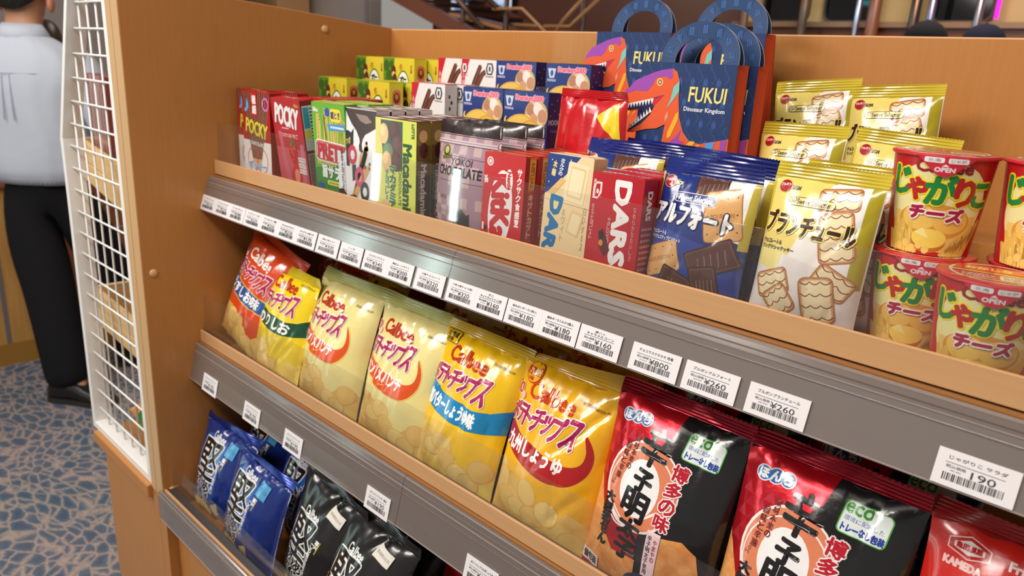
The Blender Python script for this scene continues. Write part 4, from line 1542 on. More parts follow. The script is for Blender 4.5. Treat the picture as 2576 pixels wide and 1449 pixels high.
def cookie(a, cx, cy, w, h, rot):
    s, k = math.sin(R_(rot)), math.cos(R_(rot))

    def q(x, y):
        return (cx + x * k - y * s, cy + x * s + y * k)
    a.rrect(cx - w / 2, cy - h / 2, cx + w / 2, cy + h / 2, min(w, h) * 0.2, (178, 116, 70), rot).rrect(cx - w / 2 + 1.2, cy - h / 2 + 1.2, cx + w / 2 - 1.2, cy + h / 2 - 1.2, min(w, h) * 0.18, (214, 166, 110), rot)
    a.rrect(cx - w / 2 + 2.4, cy - h / 2 + 2.4, cx + w / 2 - 2.4, cy + h / 2 - 2.4, min(w, h) * 0.16, (240, 222, 180), rot)
    n = max(3, int(h / 7.5))
    for i in range(n):
        y = -h / 2 + h * (i + 0.5) / n
        pts = []
        for j in range(13):
            t = j / 12
            pts.append(q(-w / 2 + 1.4 + (w - 2.8) * t, y - 2.2 * abs(math.sin(t * 3 * math.pi)) + 1.0))
        a.line(pts, 0.85, (128, 62, 44), up=(i == 0))


def a_bla():
    a = Art('film')
    a.rect(0, 0, 86, 116, (240, 236, 232)).poly([(0, 0), (30, 0), (26, 40), (48, 116), (0, 116)], (236, 214, 118)).poly([(0, 0), (86, 0), (86, 46), (0, 62)], (232, 226, 222)).poly([(0, 46), (22, 42), (28, 62), (0, 62)], (238, 222, 140))
    a.rect(77, 40, 86, 116, (176, 160, 34)).rect(0, 74, 2.5, 116, (206, 186, 60))
    cookie(a, 57, 104, 32, 18, 8)
    cookie(a, 63, 76, 26, 40, 16)
    cookie(a, 68, 42, 30, 20, -26)
    cookie(a, 22, 33, 30, 21, 22)
    cookie(a, 30, 20, 24, 24, 40)
    cookie(a, 60, 27, 26, 36, 12)
    logo_b(a, 12, 109, 5.4, (60, 50, 20))
    pill(a, 37, 98.5, 38, 7, (238, 218, 128), (60, 52, 30))
    a.text('ブランチュール', 40, 80, 72, 17, (64, 34, 26), bold=0.75, out=(244, 228, 130), out_r=1.0, rot=-2)
    a.text('チョコレート＆', 14, 65, 18, 3.4, (60, 44, 30), bold=0.12).text('ラングドシャクッキー', 20, 60.5, 30, 3.4, (60, 44, 30), bold=0.12)
    a.text('9個入', 50, 5, 18, 7, (36, 30, 28), bold=0.3)
    return a


GB = (206, 184, 58)
o, B = bag('biscuit_bag', 87, 116, 36, (240, 236, 232), (214, 200, 120), a_bla(), 13, GB, 'film', 11, 0.0007, 0.003, pinch=0.03, fat=0.40)
many(o, 'biscuit bag', 'yellow and white wafer biscuit bags', [
    ('yellow and white wafer biscuit bag standing foremost beside the blue biscuit bag', (0.9265, 0.5700, F1), 9),
    ('wafer biscuit bag close behind the foremost yellow and white one', (0.9340, 0.6120, F1), 8),
    ('yellow wafer biscuit bag at middle height left, before two leaning on the back panel', (0.8440, 0.7150, 1.2487), 6, -2, -4),
    ('yellow wafer biscuit bag at middle height right, behind the foremost one', (0.9300, 0.7150, 1.2487), 6, 2, 0),
    ('yellow wafer biscuit bag at the back left, nearer the paper carriers', (0.8240, 0.8060, 1.2867), 5, -6, 6),
    ('yellow wafer biscuit bag at the back right against the bare back panel', (0.9000, 0.8080, 1.2867), 5, -5, 4)])


def biscuit(a, cx, cy, w, h, rot):
    s, k = math.sin(R_(rot)), math.cos(R_(rot))
    a.rrect(cx - w / 2, cy - h / 2, cx + w / 2, cy + h / 2, 4, (160, 104, 62), rot).rrect(cx - w / 2 + 0.8, cy - h / 2 + 0.8, cx + w / 2 - 0.8, cy + h / 2 - 0.8, 3.6, (216, 166, 106), rot)
    for i in range(4):
        for j in range(3):
            if j == 1 and 0 < i < 3:
                continue
            x, y = -w / 2 + w * (i + 0.5) / 4, -h / 2 + h * (j + 0.5) / 3
            a.ell(cx + x * k - y * s, cy + x * s + y * k, 0.75, 0.75, (112, 66, 38), n=8, up=(i == j == 0))
    a.text('BOURBON', cx, cy, w * 0.6, 3.6, (186, 130, 78), rot=rot, bold=0.3)


def choc(a, cx, cy, w, h, rot):
    a.rrect(cx - w / 2, cy - h / 2, cx + w / 2, cy + h / 2, 2.4, (66, 40, 38), rot).rrect(cx - w / 2 + 1.6, cy - h / 2 + 1.6, cx + w / 2 - 1.6, cy + h / 2 - 1.6, 1.6, (112, 76, 66), rot)
    a.rrect(cx - w / 2 + 2.6, cy - h / 2 + 2.6, cx + w / 2 - 2.6, cy + h / 2 - 2.6, 1.4, (88, 56, 50), rot)
    s, k = math.sin(R_(rot)), math.cos(R_(rot))
    for i in range(5):
        x, y = -w * 0.28 + w * 0.14 * i, -h * 0.1
        p = [(x, y - h * 0.2), (x + w * 0.05, y + h * 0.28)]
        a.line([(cx + u * k - v * s, cy + u * s + v * k) for u, v in p], 0.8, (146, 110, 98), up=(i == 0))


def a_alf():
    a = Art('film')
    a.rect(0, 0, 95, 108, (26, 48, 124)).poly([(42, 108), (95, 108), (95, 54), (70, 60), (52, 78)], (238, 234, 232)).rect(89, 50, 95, 108, (196, 176, 70)).rect(0, 40, 2.2, 108, (196, 176, 70))
    a.poly([(0, 60), (95, 44), (95, 0), (0, 0)], (44, 66, 150))
    choc(a, 54, 96, 30, 26, 10)
    biscuit(a, 71, 76, 32, 44, 14)
    biscuit(a, 20, 30, 42, 28, 20)
    choc(a, 70, 38, 44, 26, 28)
    choc(a, 38, 10, 32, 26, -18)
    choc(a, 68, 14, 26, 36, 14)
    logo_b(a, 11, 98, 6.0, (240, 226, 140))
    pill(a, 41, 86, 44, 9, (38, 56, 120), (236, 236, 240))
    a.text('アルフォート', 42, 70, 78, 17, (238, 236, 230), bold=0.9, out=(18, 34, 96), out_r=1.1, rot=-2)
    a.text('チョコレート＆', 13, 53, 19, 3.6, (226, 228, 240), bold=0.12).text('ダイジェスティブビスケット', 22, 48.5, 36, 3.6, (226, 228, 240), bold=0.12)
    return a


o, B = bag('biscuit_bag', 95, 106, 36, (26, 48, 124), (190, 176, 80), a_alf(), 15, (24, 40, 118), 'film', 14, 0.0008, 0.004, pinch=0.03, fat=0.38)
many(o, 'biscuit bag', 'blue chocolate biscuit bags', [
    ('blue biscuit bag with chocolate biscuits pictured, standing foremost', (0.8270, 0.5700, F1), 9),
    ('blue biscuit bag behind the red chocolate boxes, its logo beside the red puff bag', (0.6900, 0.6360, F1), 8, 0, 3),
    ('blue biscuit bag squeezed behind the one beside the red puff bag', (0.7150, 0.6640, F1), 8, 1, 2),
    ('blue biscuit bag tight behind the foremost blue biscuit bag', (0.8200, 0.6060, F1 - 0.0), 8, 1),
    ('blue biscuit bag third back in the foremost blue bag row', (0.8080, 0.6400, F1 - 0.0), 8, 2)])


# --- red puffed corn bag (its printed face is left out)
def a_corn():
    a = Art('film')
    a.rect(0, 0, 116, 158, (194, 24, 34)).ell(62, 52, 38, 34, (240, 232, 226))
    for i, (x, y, r) in enumerate(((34, 66, 30), (48, 58, -20), (60, 66, 50), (40, 44, 10), (56, 40, -40), (72, 50, 20), (80, 66, -10), (66, 30, 60))):
        a.rrect(x - 11, y - 6, x + 11, y + 6, 5.9, (206, 104, 24), r).rrect(x - 9.6, y - 4.8, x + 9.6, y + 4.8, 4.7, PUFF, r)
    a.poly([(72, 140), (104, 156), (113, 112)], (238, 204, 30)).poly([(84, 139), (101, 148), (106, 124)], (246, 220, 60))
    a.rect(8, 96, 34, 98, (240, 220, 216))
    return a


o, B = bag('puffed_corn_bag', 116, 158, 40, (194, 24, 34), (170, 20, 30), a_corn(), 10, (186, 22, 32), 'film', 31, 0.0, 0.004, pinch=0.05, fat=0.4, wr=1.8, topw=0.80)
place(o, (0.6270, 0.6650, F1), 2, 0, 0)
tag(o, 'shiny red bag of puffed corn with a yellow corner between cookie boxes and paper carriers', 'snack bag')


# ================================================================ potato stick cups
def cup_art():
    a = Art('carton')
    RED = (190, 26, 34)
    a.rect(-62, 0, 62, 71, RED)
    a.ell(0, 36, 34, 33, (238, 228, 160)).rect(-30, 2, 30, 30, (232, 200, 110)).rect(-40, 0, 40, 3, RED)
    a.poly([(-40, 72), (-30, 72), (-26, 58), (-34, 40), (-40, 30)], RED).poly([(40, 72), (30, 72), (28, 58), (33, 44), (40, 30)], RED)
    a.ell(0, 25, 25, 13, (216, 152, 60)).ell(-10, 27, 12, 9, (240, 196, 96)).ell(11, 26, 12, 9, (238, 190, 88))
    rr = random.Random(4)
    for i in range(9):
        x = -33 + i * 2.6
        a.line([(x + 3, 0.6), (x - rr.uniform(-1, 2), 10 + rr.uniform(4, 16))], 3.2, (228, 186, 84), up=(i == 0))
        a.line([(x + 2.4, 0.6), (x - 0.6, 9 + rr.uniform(2, 10))], 1.0, (244, 216, 130), up=False)
    for i in range(8):
        x = 14 + i * 2.6
        a.line([(x - 5, 0.6), (x + 4, 12 + i * 2.2)], 3.2, (228, 186, 84), up=(i == 0))
        a.line([(x - 5.6, 0.6), (x + 3, 10 + i * 2)], 1.0, (244, 216, 130), up=False)
    a.ell(-1, 10, 12, 8, (196, 120, 40)).ell(-1, 12.5, 12, 7, (246, 214, 96)).poly([(-1, 12.5), (-12, 16), (-6, 20)], (250, 232, 150))
    for i in range(5):
        a.ell(-22 + i * 5, 4 + (i % 2) * 3, 2.6, 3.0, (240, 206, 110), up=(i == 0))
    a.text('Calbee', 0, 64, 34, 8, (150, 30, 40), bold=0.5)
    cs = [('じ', -26, 52, 13, 19, (34, 130, 60)), ('ゃ', -14.5, 47.5, 13, 15, (186, 30, 36)), ('が', 0.5, 48, 18, 20, (34, 130, 60)), ('り', 15.5, 47, 12, 19, (186, 30, 36)), ('こ', 28, 45.5, 13, 16, (34, 130, 60))]
    for s, x, y, w, h, c in cs:
        a.text(s, x, y, w, h, (246, 226, 40), bold=2.2, n=14)
    for s, x, y, w, h, c in cs:
        a.text(s, x, y, w, h, c, bold=1.05)
    for s, x, y, w in (('チ', -12, 31, 9), ('ー', 0, 31, 10), ('ズ', 12.5, 30.5, 10)):
        a.text(s, x, y, w, 9 if s != 'ー' else 1.0, (170, 24, 60), bold=0.8, out=(250, 240, 240), out_r=1.1)
    return a


def make_cup():
    R0, R1, H = 0.0275, 0.0335, 0.0700
    mb = MB()

    def rad(v):
        return R0 + (R1 - R0) * v / H
    mb.lathe([(0.0, 0.0015), (R0 - 0.002, 0.0015), (R0 - 0.001, 0.0), (R0, 0.0003)] + [(rad(H * i / 8), H * i / 8) for i in range(1, 9)], M((190, 26, 34), 'carton'), n=64)

    def f(u, v, o):
        r = rad(v) + o
        w = u / 0.0305
        return (r * math.sin(w), -r * math.cos(w), v)
    cup_art().put(mb, f, 0.014, 0.16, cut=(2.0, 200))
    ob = mb.build('potato_stick_cup', fix=False)
    mb = MB()
    mb.lathe([(R1, H - 0.0005), (R1 + 0.0018, H), (R1 + 0.0022, H + 0.0012), (R1 + 0.0014, H + 0.0022)], M((206, 40, 50), 'carton'), n=64)
    mb.build('rim', ob)
    mb = MB()
    zt = H + 0.0024
    mb.lathe([(R1 + 0.0016, zt - 0.0002), (R1 + 0.0012, zt), (0.0, zt + 0.0002)], M((200, 34, 44), 'film'), n=64)
    a = Art('film')
    a.ring(0, 0, 26, 28, (240, 220, 200)).rrect(-24, 4, 24, 20, 4, (226, 80, 70)).text('おかしな', -4, 12, 28, 8, (244, 216, 80), bold=0.5).rect(-26, -2, 26, 2, (244, 206, 60))
    a.rrect(2, -18, 24, -4, 1.5, (244, 226, 210)).lines(4, -16, 22, -6, 4, (120, 60, 60), 3).rrect(-26, -22, 22, -19, 1, (236, 190, 70)).lines(-20, -17, 0, -6, 3, (246, 230, 220), 8)
    a.put(mb, lambda u, v, o: (u, v, zt + 0.0002 + o), 0.014, 0.1)
    # pull tab folded down over the front
    tb = Art('film')
    tb.poly([(-17, 71.5), (17, 71.5), (12, 66.5), (5, 59.5), (2, 57.8), (-2, 57.8), (-5, 59.5), (-12, 66.5)], (206, 40, 62))
    tb.rrect(-12, 67, -1, 70.6, 1, (244, 240, 238)).rrect(1, 67, 12, 70.6, 1, (244, 240, 238)).text('北海', -6.5, 68.8, 7, 2.2, (60, 60, 60)).text('じゃが', 6.5, 68.8, 8, 2.2, (60, 60, 60))
    tb.poly([(-2, 64.6), (2, 64.6), (0, 66.4)], (246, 226, 230)).text('OPEN', 0, 62.4, 11, 3.0, (246, 226, 230), bold=0.2)
    lm = MB()
    lm.v, lm.f, lm.m, lm.s, lm.mats = mb.v, mb.f, mb.m, mb.s, mb.mats
    lm.build('foil_lid', ob, fix=False)
    mb = MB()
    tb.put(mb, lambda u, v, o: f(u, v, o + 0.0022), 0.014, 0.2, cut=(2.0, 200))
    mb.build('pull_tab', ob, fix=False)
    return ob


o = make_cup()
many(o, 'snack cup', 'red potato stick cups', [
    ('red potato stick cup in the lower front row, nearest the wafer biscuit bag', (0.9940, 0.6160, F1), 0, 0, 16),
    ('red potato stick cup in front at the right edge with its printed lid showing', (1.0505, 0.5765, F1), 0, 0, 13),
    ('red potato stick cup under the upper right one, mostly hidden', (1.0660, 0.6450, F1), 0, 0, 12),
    ('red potato stick cup stacked on top, left of the two upper cups', (0.9945, 0.6200, F1 + 0.0730), 0, 0, 16),
    ('red potato stick cup stacked on top, right of the two upper cups', (1.0640, 0.6360, F1 + 0.0730), 0, 0, 12)])

# ================================================================ potato chip bags, middle shelf
CR = (178, 26, 90)


def a_chip(base, brand, band, btxt, edge, sh=0.0, w=146, badge=None, fifty=False, chipm=CHIPS, lower=None, big=False, wave=True, tw=104):
    """u is measured from the left; the print sits sh mm to the left because the bag is turned"""
    a = Art('film')
    H = 176
    a.rect(0, 0, w, H, base)
    if lower:
        a.poly([(0, 0), (w, 0), (w, 66), (0, 70)], lower)
    # chips heap at the foot
    a.poly([(0, 0), (w, 0), (w, 42), (w * 0.86, 50), (w * 0.72, 34), (w * 0.58, 40), (w * 0.44, 56), (w * 0.30, 66), (w * 0.14, 64), (0, 58)], chipm)
    rr = random.Random(len(btxt) * 7 + int(w))
    for i in range(9):
        x, y = w * (0.05 + 0.105 * i) + rr.uniform(-3, 3), 30 + rr.uniform(-16, 20) + (12 if i < 5 else -8)
        r = rr.uniform(-40, 40)
        rx, ry = rr.uniform(14, 20), rr.uniform(10, 14)
        a.ell(x, y, rx, ry, (228, 182, 96), r).ell(x + 0.5, y + 0.7, rx - 1.6, ry - 1.6, ((240, 208, 128), (237, 201, 118), (234, 195, 110))[i % 3], r)
    if wave:
        sw = [(-2, 97), (14, 90), (34, 82.5), (62, 75.5), (92, 73.5), (112, 79), (124, 93), (126, 108), (121, 121), (113, 129), (119, 114), (117, 101), (104, 95), (84, 95.5), (60, 98.5), (30, 105), (-2, 116)]
        a.smooth([(x + (0.9 if x > 100 else 0), y - 1.1 if y < 98 else y + 1.0) for x, y in sw], edge).smooth(sw, band)
    else:
        a.poly([(0, 94), (20, 87.6), (40, 82.6), (w * 0.5, 79.4), (w * 0.7, 79.4), (w * 0.86, 82.6), (w, 88), (w, 116), (w * 0.86, 107), (w * 0.7, 103), (40, 107), (0, 118)], edge)
        a.poly([(0, 95.5), (20, 89.2), (40, 84.2), (w * 0.5, 81), (w * 0.7, 81), (w * 0.86, 84.2), (w, 89.5), (w, 114.5), (w * 0.86, 105.4), (w * 0.7, 101.5), (40, 105.5), (0, 116.5)], band)
    a.text(btxt, 48 - sh, 94, 90, 17, (250, 248, 246), bold=0.75, rot=-3)
    cs = 'ポテトチップス'
    x = 46 - sh - tw / 2
    hs = [0.82, 0.80, 0.84, 0.92, 0.80, 1.10, 1.20]
    ws = [0.95, 0.95, 0.8, 1.1, 0.9, 1.05, 1.15]
    tot = sum(ws)
    pos = []
    for c, hh, k in zip(cs, hs, ws):
        cw = tw * k / tot
        pos.append((c, x + cw / 2, cw * 0.96, 25 * hh))
        x += cw
    for c, px, cw, ch in pos:
        a.text(c, px, 125, cw, ch, (250, 244, 240), bold=2.2, shear=0.14, n=12)
    for c, px, cw, ch in pos:
        a.text(c, px, 125, cw, ch, CR, bold=0.95, shear=0.14)
    a.text('Calbee', 50 - sh, 152, 64, 17, brand, bold=0.55, rot=-2)
    if fifty:
        a.text('50', 4, 148, 16, 12, (206, 40, 50), bold=0.8, out=(250, 244, 240), out_r=0.8).ell(16, 142, 5, 4, (240, 190, 170))
    if badge == 'black':
        a.rrect(4, 160, 30, 174, 2, (60, 56, 20)).rrect(4.8, 160.8, 29.2, 173.2, 2, base).text('北海道', 17, 169.5, 20, 5.5, (60, 56, 20), bold=0.3).text('の味', 15, 163.8, 12, 4.6, (60, 56, 20), bold=0.3)
    if badge == 'red':
        a.ell(22, 168, 13, 11, (206, 60, 30)).ell(22, 168, 12, 10, base).rect(10.5, 165, 33.5, 173, (206, 50, 30)).text('九州', 22, 169, 18, 6.5, (250, 226, 150), bold=0.5).text('の味', 20, 161.5, 9, 4.2, (206, 60, 30), bold=0.3)
    a.text('賞味期限2026.09', w - 26, 158, 32, 3.4, (70, 60, 30), rot=-2)
    return a


CZ = 0.9402
YEL, CRM, GOLDC = (240, 208, 24), (238, 224, 150), (242, 182, 26)
# orange, lightly salted
o, B = bag('potato_chip_bag', 152, 176, 58, (214, 70, 26), (190, 60, 24), a_chip((214, 70, 26), (250, 246, 240), (26, 82, 150), 'うすしお味', (240, 190, 60), -14, 152, wave=False, fifty=True), 15, (206, 62, 24), 'film', 41, 0, 0.003, wr=1.5)
many(o, 'crisp bag', 'orange potato chip bags', [
    ('orange potato chip bag with a blue band, tilted against the left panel', (0.0740, 0.5240, CZ), 15, 15, 0),
    ('orange potato chip bag in the shade behind the tilted orange one', (0.1700, 0.6120, CZ), 15, 4)])
# yellow, seaweed
o, B = bag('potato_chip_bag', 134, 164, 46, YEL, (200, 176, 30), a_chip(YEL, (196, 36, 30), (26, 76, 50), 'のりしお', (246, 226, 60), -12, 136, wave=False, chipm=CHIPSY, tw=100), 14, (206, 184, 34), 'film', 43, 0, 0.006, tilt=0.0, wr=1.5)
many(o, 'crisp bag', 'yellow seaweed potato chip bags', [
    ('bright yellow potato chip bag with a dark green band beside the orange bag', (0.1880, 0.5110, CZ), 16, 0, 0),
    ('yellow potato chip bag in the shade behind the green banded and cream bags', (0.2700, 0.6060, CZ), 16, 0)])
# cream, consomme
o, B = bag('potato_chip_bag', 150, 176, 60, CRM, (206, 200, 140), a_chip(CRM, (196, 40, 30), (222, 82, 28), 'コンソメパンチ', (244, 206, 90), -6, 150, fifty=True), 18, (200, 200, 120), 'film', 47, 0, 0.004, wr=1.5)
many(o, 'crisp bag', 'cream potato chip bags', [
    ('cream potato chip bag with an orange swoosh, left one of the front pair', (0.3110, 0.5230, CZ), 16, 0, 0),
    ('cream potato chip bag with an orange swoosh, right one of the front pair', (0.4600, 0.5230, CZ), 16, 0, 0),
    ('cream potato chip bag in the shade behind the right cream bag', (0.4820, 0.6080, CZ), 16, 2)])
# gold, butter soy sauce
o, B = bag('potato_chip_bag', 136, 174, 60, (244, 196, 22), (206, 168, 30), a_chip((244, 196, 22), (200, 40, 26), (20, 132, 190), '塩バターしょうゆ味', (20, 132, 190), -10, 136, badge='black', chipm=CHIPSY, wave=False), 15, (214, 176, 30), 'film', 53, 0, 0.005, wr=1.6)
many(o, 'crisp bag', 'gold potato chip bags with a blue band', [
    ('gold potato chip bag with a shiny blue band between cream and red banded bags', (0.5740, 0.5230, CZ), 16, 2, 0),
    ('gold potato chip bag in the shade behind the blue banded bag', (0.5900, 0.6080, CZ), 16, -2)])
# gold, kyushu soy sauce
o, B = bag('potato_chip_bag', 136, 178, 60, GOLDC, (206, 156, 30), a_chip(GOLDC, (214, 62, 26), (178, 26, 28), '九州しょうゆ', (178, 26, 28), -8, 136, badge='red', fifty=True), 15, (226, 176, 34), 'film', 59, 0, 0.006, tilt=0.10, wr=1.7)
many(o, 'crisp bag', 'gold potato chip bags with a red swoosh', [
    ('gold potato chip bag with a dark red swoosh beside the black and red cracker bag', (0.7080, 0.5230, CZ), 16, 0, 0),
    ('gold potato chip bag in the shade behind the red swoosh bag', (0.6900, 0.6080, CZ), 16, 3)])


# ================================================================ rice cracker bags
def a_sen():
    a = Art('foil')
    W_, H = 142, 184

    def y(d):
        return H + 8 - d
    f = Art('film')
    a.rect(0, 0, W_, H, (206, 24, 40))
    for i in range(5):
        for j in range(5):
            x0, y0_ = 4 + i * 11 + (j % 2) * 5.5, y(86 - j * 10)
            a.poly([(x0, y0_), (x0 + 11, y0_), (x0 + 5.5, y0_ + 10)], ((226, 60, 78), (216, 40, 60))[(i + j) % 2], up=(i == j == 0))
    a.kind = 'film'
    a.poly([(78, H), (W_, H), (W_, 0), (66, 0), (68, y(131)), (72, y(36))], (26, 26, 28))
    a.poly([(0, y(84)), (8, y(92)), (20, y(112)), (24, y(130)), (42, y(150)), (70, y(148)), (70, 0), (0, 0)], SENBEI)
    a.poly([(80, 0), (80, y(124)), (92, y(116)), (112, y(112)), (126, y(120)), (132, y(142)), (128, 0)], SENBEI)
    # swirling ring
    a.ell(58, y(82), 41, 42, (242, 236, 230)).ell(58.5, y(82), 39, 40, (222, 130, 92)).ring(58, y(86), 36, 37.4, (242, 230, 222)).ell(57, y(84), 22, 27, (242, 240, 240))
    for k in range(4):
        a.line([(26 + k * 2 + t * 4, y(112 + 12 * math.sin(t * 0.32) - k * 2)) for t in range(0, 14)], [0.5] + [1.6] * 12 + [0.4], (244, 234, 228))
    for s, x, d, w, h in (('辛', 62, 44, 32, 34), ('子', 59, 76, 20, 19), ('明', 57, 100, 27, 26), ('太', 57, 122, 24, 17), ('子', 57, 143, 24, 18)):
        a.text(s, x, y(d), w, h, (22, 18, 20), bold=1.25, rot=-6)
    for i, s in enumerate('ほんち'):
        a.ell(20 + i * 10.4, y(25.5 - i * 0.6), 7.2, 6.6, (236, 240, 246))
    for i, s in enumerate('ほんち'):
        a.ell(20 + i * 10.4, y(25.5 - i * 0.6), 6.2, 5.6, (50, 112, 180)).text(s, 20 + i * 10.4, y(25.5 - i * 0.6), 8, 7.6, (246, 246, 250), bold=0.55)
    a.text('素材本来の', 39, y(56), 5.4, 33, (120, 30, 34), bold=0.15, vert=True, rot=-3).text('旨味と辛味', 31, y(66), 5.4, 36, (130, 40, 40), bold=0.15, vert=True, rot=-3).text('Sozai', 27, y(84), 14, 4, (150, 60, 50), rot=76)
    a.text('大型揚せん', 28, y(124), 11, 54, (28, 22, 26), bold=0.7, vert=True)
    a.text('博多の味', 91, y(80), 15, 62, (186, 22, 44), bold=0.6, vert=True, out=(246, 232, 232), out_r=1.2, rot=-4)
    a.rrect(87, y(45), 124, y(20), 4, (80, 170, 70), -3).rrect(88, y(44.2), 123, y(20.8), 3.5, (232, 240, 238), -3)
    a.text('eco', 99, y(25), 20, 7.5, (70, 160, 60), bold=0.4, rot=-3).text('環境に配慮した', 105, y(33), 30, 3.8, (60, 100, 180), rot=-3).text('トレーなし包装', 106, y(40), 32, 6, (40, 70, 160), bold=0.35, rot=-3)
    a.rect(79, y(158), 93, y(113), (244, 214, 220)).text('辛子明太子使用', 83, y(136), 4.4, 38, (50, 34, 40), vert=True, bold=0.15).text('やまやの', 89, y(130), 3.6, 22, (180, 40, 60), vert=True, bold=0.15)
    a.ell(90, y(172), 30, 16, (44, 58, 78)).ell(88, y(178), 24, 12, (226, 120, 120)).poly([(66, y(166)), (100, y(164)), (112, y(174)), (80, y(172))], (120, 170, 110)).ell(92, y(180), 18, 9, (236, 140, 140))
    a.rrect(4, y(178), 28, y(166), 1.5, (240, 236, 232)).text('個包装', 16, y(172), 20, 8, (50, 40, 44), bold=0.35).rrect(2, y(196), 28, y(179), 1.5, (178, 26, 54)).text('6枚', 15, y(187), 20, 12, (246, 240, 236), bold=0.9)
    return a


o, B = bag('rice_cracker_bag', 142, 184, 52, (206, 24, 40), (30, 26, 28), a_sen(), 15, None, 'foil', 67, 0.0008, 0.004, cut=(9, 9), pinch=0.05, wr=1.2)
o.children[0].data.materials.clear()
o.children[0].data.materials.append(M((168, 18, 40), 'foil'))
many(o, 'rice cracker bag', 'red and black rice cracker bags', [
    ('red and black rice cracker bag with big brushed kanji, left of the front pair', (0.8380, 0.5260, CZ), 14, 0, 0),
    ('red and black rice cracker bag with big brushed kanji, right of the front pair', (0.9770, 0.5230, CZ - 0.0), 14, 0, 0),
    ('red and black rice cracker bag in the shade behind the left front cracker bag', (0.8520, 0.6050, CZ), 14, 2),
    ('red and black rice cracker bag in the shade behind the right front cracker bag', (0.9980, 0.6050, CZ), 14, 0)])


def a_kam():
    a = Art('film')
    W_, H = 150, 186
    a.rect(0, 0, W_, H, (204, 36, 28))

    def y(d):
        return H - d + 12
    a.poly([(28, y(34)), (14, y(30)), (14, y(23)), (28, y(18)), (42, y(23)), (42, y(30))], (240, 214, 210)).poly([(28, y(33.2)), (14.8, y(29.5)), (14.8, y(23.5)), (28, y(18.8)), (41.2, y(23.5)), (41.2, y(29.5))], (196, 30, 30))
    a.poly([(28, y(31)), (18, y(28)), (18, y(24.6)), (28, y(21)), (38, y(24.6)), (38, y(28))], (240, 226, 222)).text('亀田製菓', 28, y(26), 17, 4, (190, 30, 30), bold=0.3)
    a.text('KAMEDA', 26, y(38.5), 25, 5, (240, 200, 196), bold=0.5).text('Fried Rice', 72, y(26), 36, 6, (240, 214, 210), bold=0.4)
    a.rrect(54, y(110), 130, y(34), 8, (228, 226, 232)).rrect(56.5, y(108), 128, y(36.5), 7, (28, 26, 30)).rrect(60, y(104), 124, y(40), 6, (232, 232, 236)).text('揚', 92, y(74), 52, 54, (24, 22, 26), bold=2.2)
    a.ell(20, y(66), 16, 13, (240, 204, 30)).text('はちみつ', 18, y(63), 20, 7, (60, 40, 20), bold=0.4)
    a.rect(0, 0, W_, 70, SENBEI)
    return a


o, B = bag('rice_cracker_bag', 150, 186, 54, (204, 36, 28), (150, 26, 22), a_kam(), 14, (160, 24, 24), 'film', 71, 0.0006, 0.004)
place(o, (1.1230, 0.5240, CZ), 14, 0, 0)
tag(o, 'plain red cracker bag with a white hexagon emblem at the right edge', 'rice cracker bag')


# ================================================================ hard-fried potato bags, bottom shelf
def a_hard(base, hi, strip, stxt, bar):
    a = Art('film')
    W_, H = 150, 150

    def y(d):
        return H + 10 - d
    a.rect(0, 0, W_, H, base)
    a.poly([(14, y(60)), (24, y(28)), (60, y(22)), (86, y(34)), (84, y(120)), (30, y(120))], hi)
    a.rect(3, y(136), 14, y(76), strip).text(stxt, 8.5, y(106), 9, 56, (246, 240, 240), bold=0.45, vert=True)
    # big brushed kanji with a white rim
    pos = (('堅', 50, 64, 56, 58), ('あ', 60, 105, 22, 19), ('げ', 58, 126, 22, 19), ('ポ', 36, 101, 15, 13), ('テ', 35, 115, 14, 12), ('ト', 34, 129, 13, 12))
    for s, x, d, w, h in pos:
        a.text(s, x, y(d), w, h, (246, 244, 240), bold=3.1 if w > 40 else 2.1, n=12)
    for s, x, d, w, h in pos:
        a.text(s, x, y(d), w, h, (22, 20, 22), bold=1.25 if w > 40 else 0.7, n=10)
    a.text('Calbee', 58, y(26), 34, 12, (240, 240, 242), bold=0.35, rot=-4)
    a.text('この堅さがうまい', 80, y(84), 6, 58, (236, 234, 234), bold=0.3, vert=True, rot=-6).text('直火', 90, y(54), 8, 12, (236, 236, 236), bold=0.4, vert=True).line([(96, y(48)), (92, y(66))], 1.2, bar)
    a.poly([(16, y(140)), (60, y(134)), (76, y(146)), (70, 0), (20, 0)], CHIPSY)
    for x, yy, r in ((28, y(146), 20), (46, y(144), -30), (58, y(152), 40), (34, y(156), -10)):
        a.ell(x, yy, 13, 8, (206, 164, 84), r).ell(x, yy + 0.6, 11.5, 7, (234, 200, 116), r)
    a.poly([(78, y(132)), (92, y(124)), (100, y(140)), (86, y(148))], (214, 190, 130))
    a.lines(84, 4, 104, 10, 2, (190, 200, 220), 3)
    return a


BZ = 0.6752
NB = (20, 44, 118)
o, B = bag('hard_chip_bag', 144, 148, 52, NB, (170, 172, 180), a_hard(NB, (34, 84, 166), (190, 30, 50), 'うすしお味', (220, 200, 120)), 14, (24, 50, 130), 'foil', 83, 0, 0.005, cut=(9, 9), wr=1.5)
sticker(o, B, 98, 126, 24, 22, -4, (76, 156, 206), '2025.06', (40, 90, 150), kind='film')
many(o, 'crisp bag', 'dark blue hard chip bags', [
    ('dark blue hard chip bag with a pale blue sticker, leaning on the left panel', (0.0760, 0.4620, BZ), 13, 3, 6),
    ('dark blue hard chip bag with a pale blue sticker, second from left in front', (0.2080, 0.4450, BZ), 12, 6, 2),
    ('dark blue hard chip bag in the shade behind the two front blue bags', (0.0800, 0.5420, BZ), 12, 0, 0),
    ('shiny blue hard chip bag behind the second front blue bag, under the price rail', (0.2240, 0.5220, BZ), 12, 4, 0)])
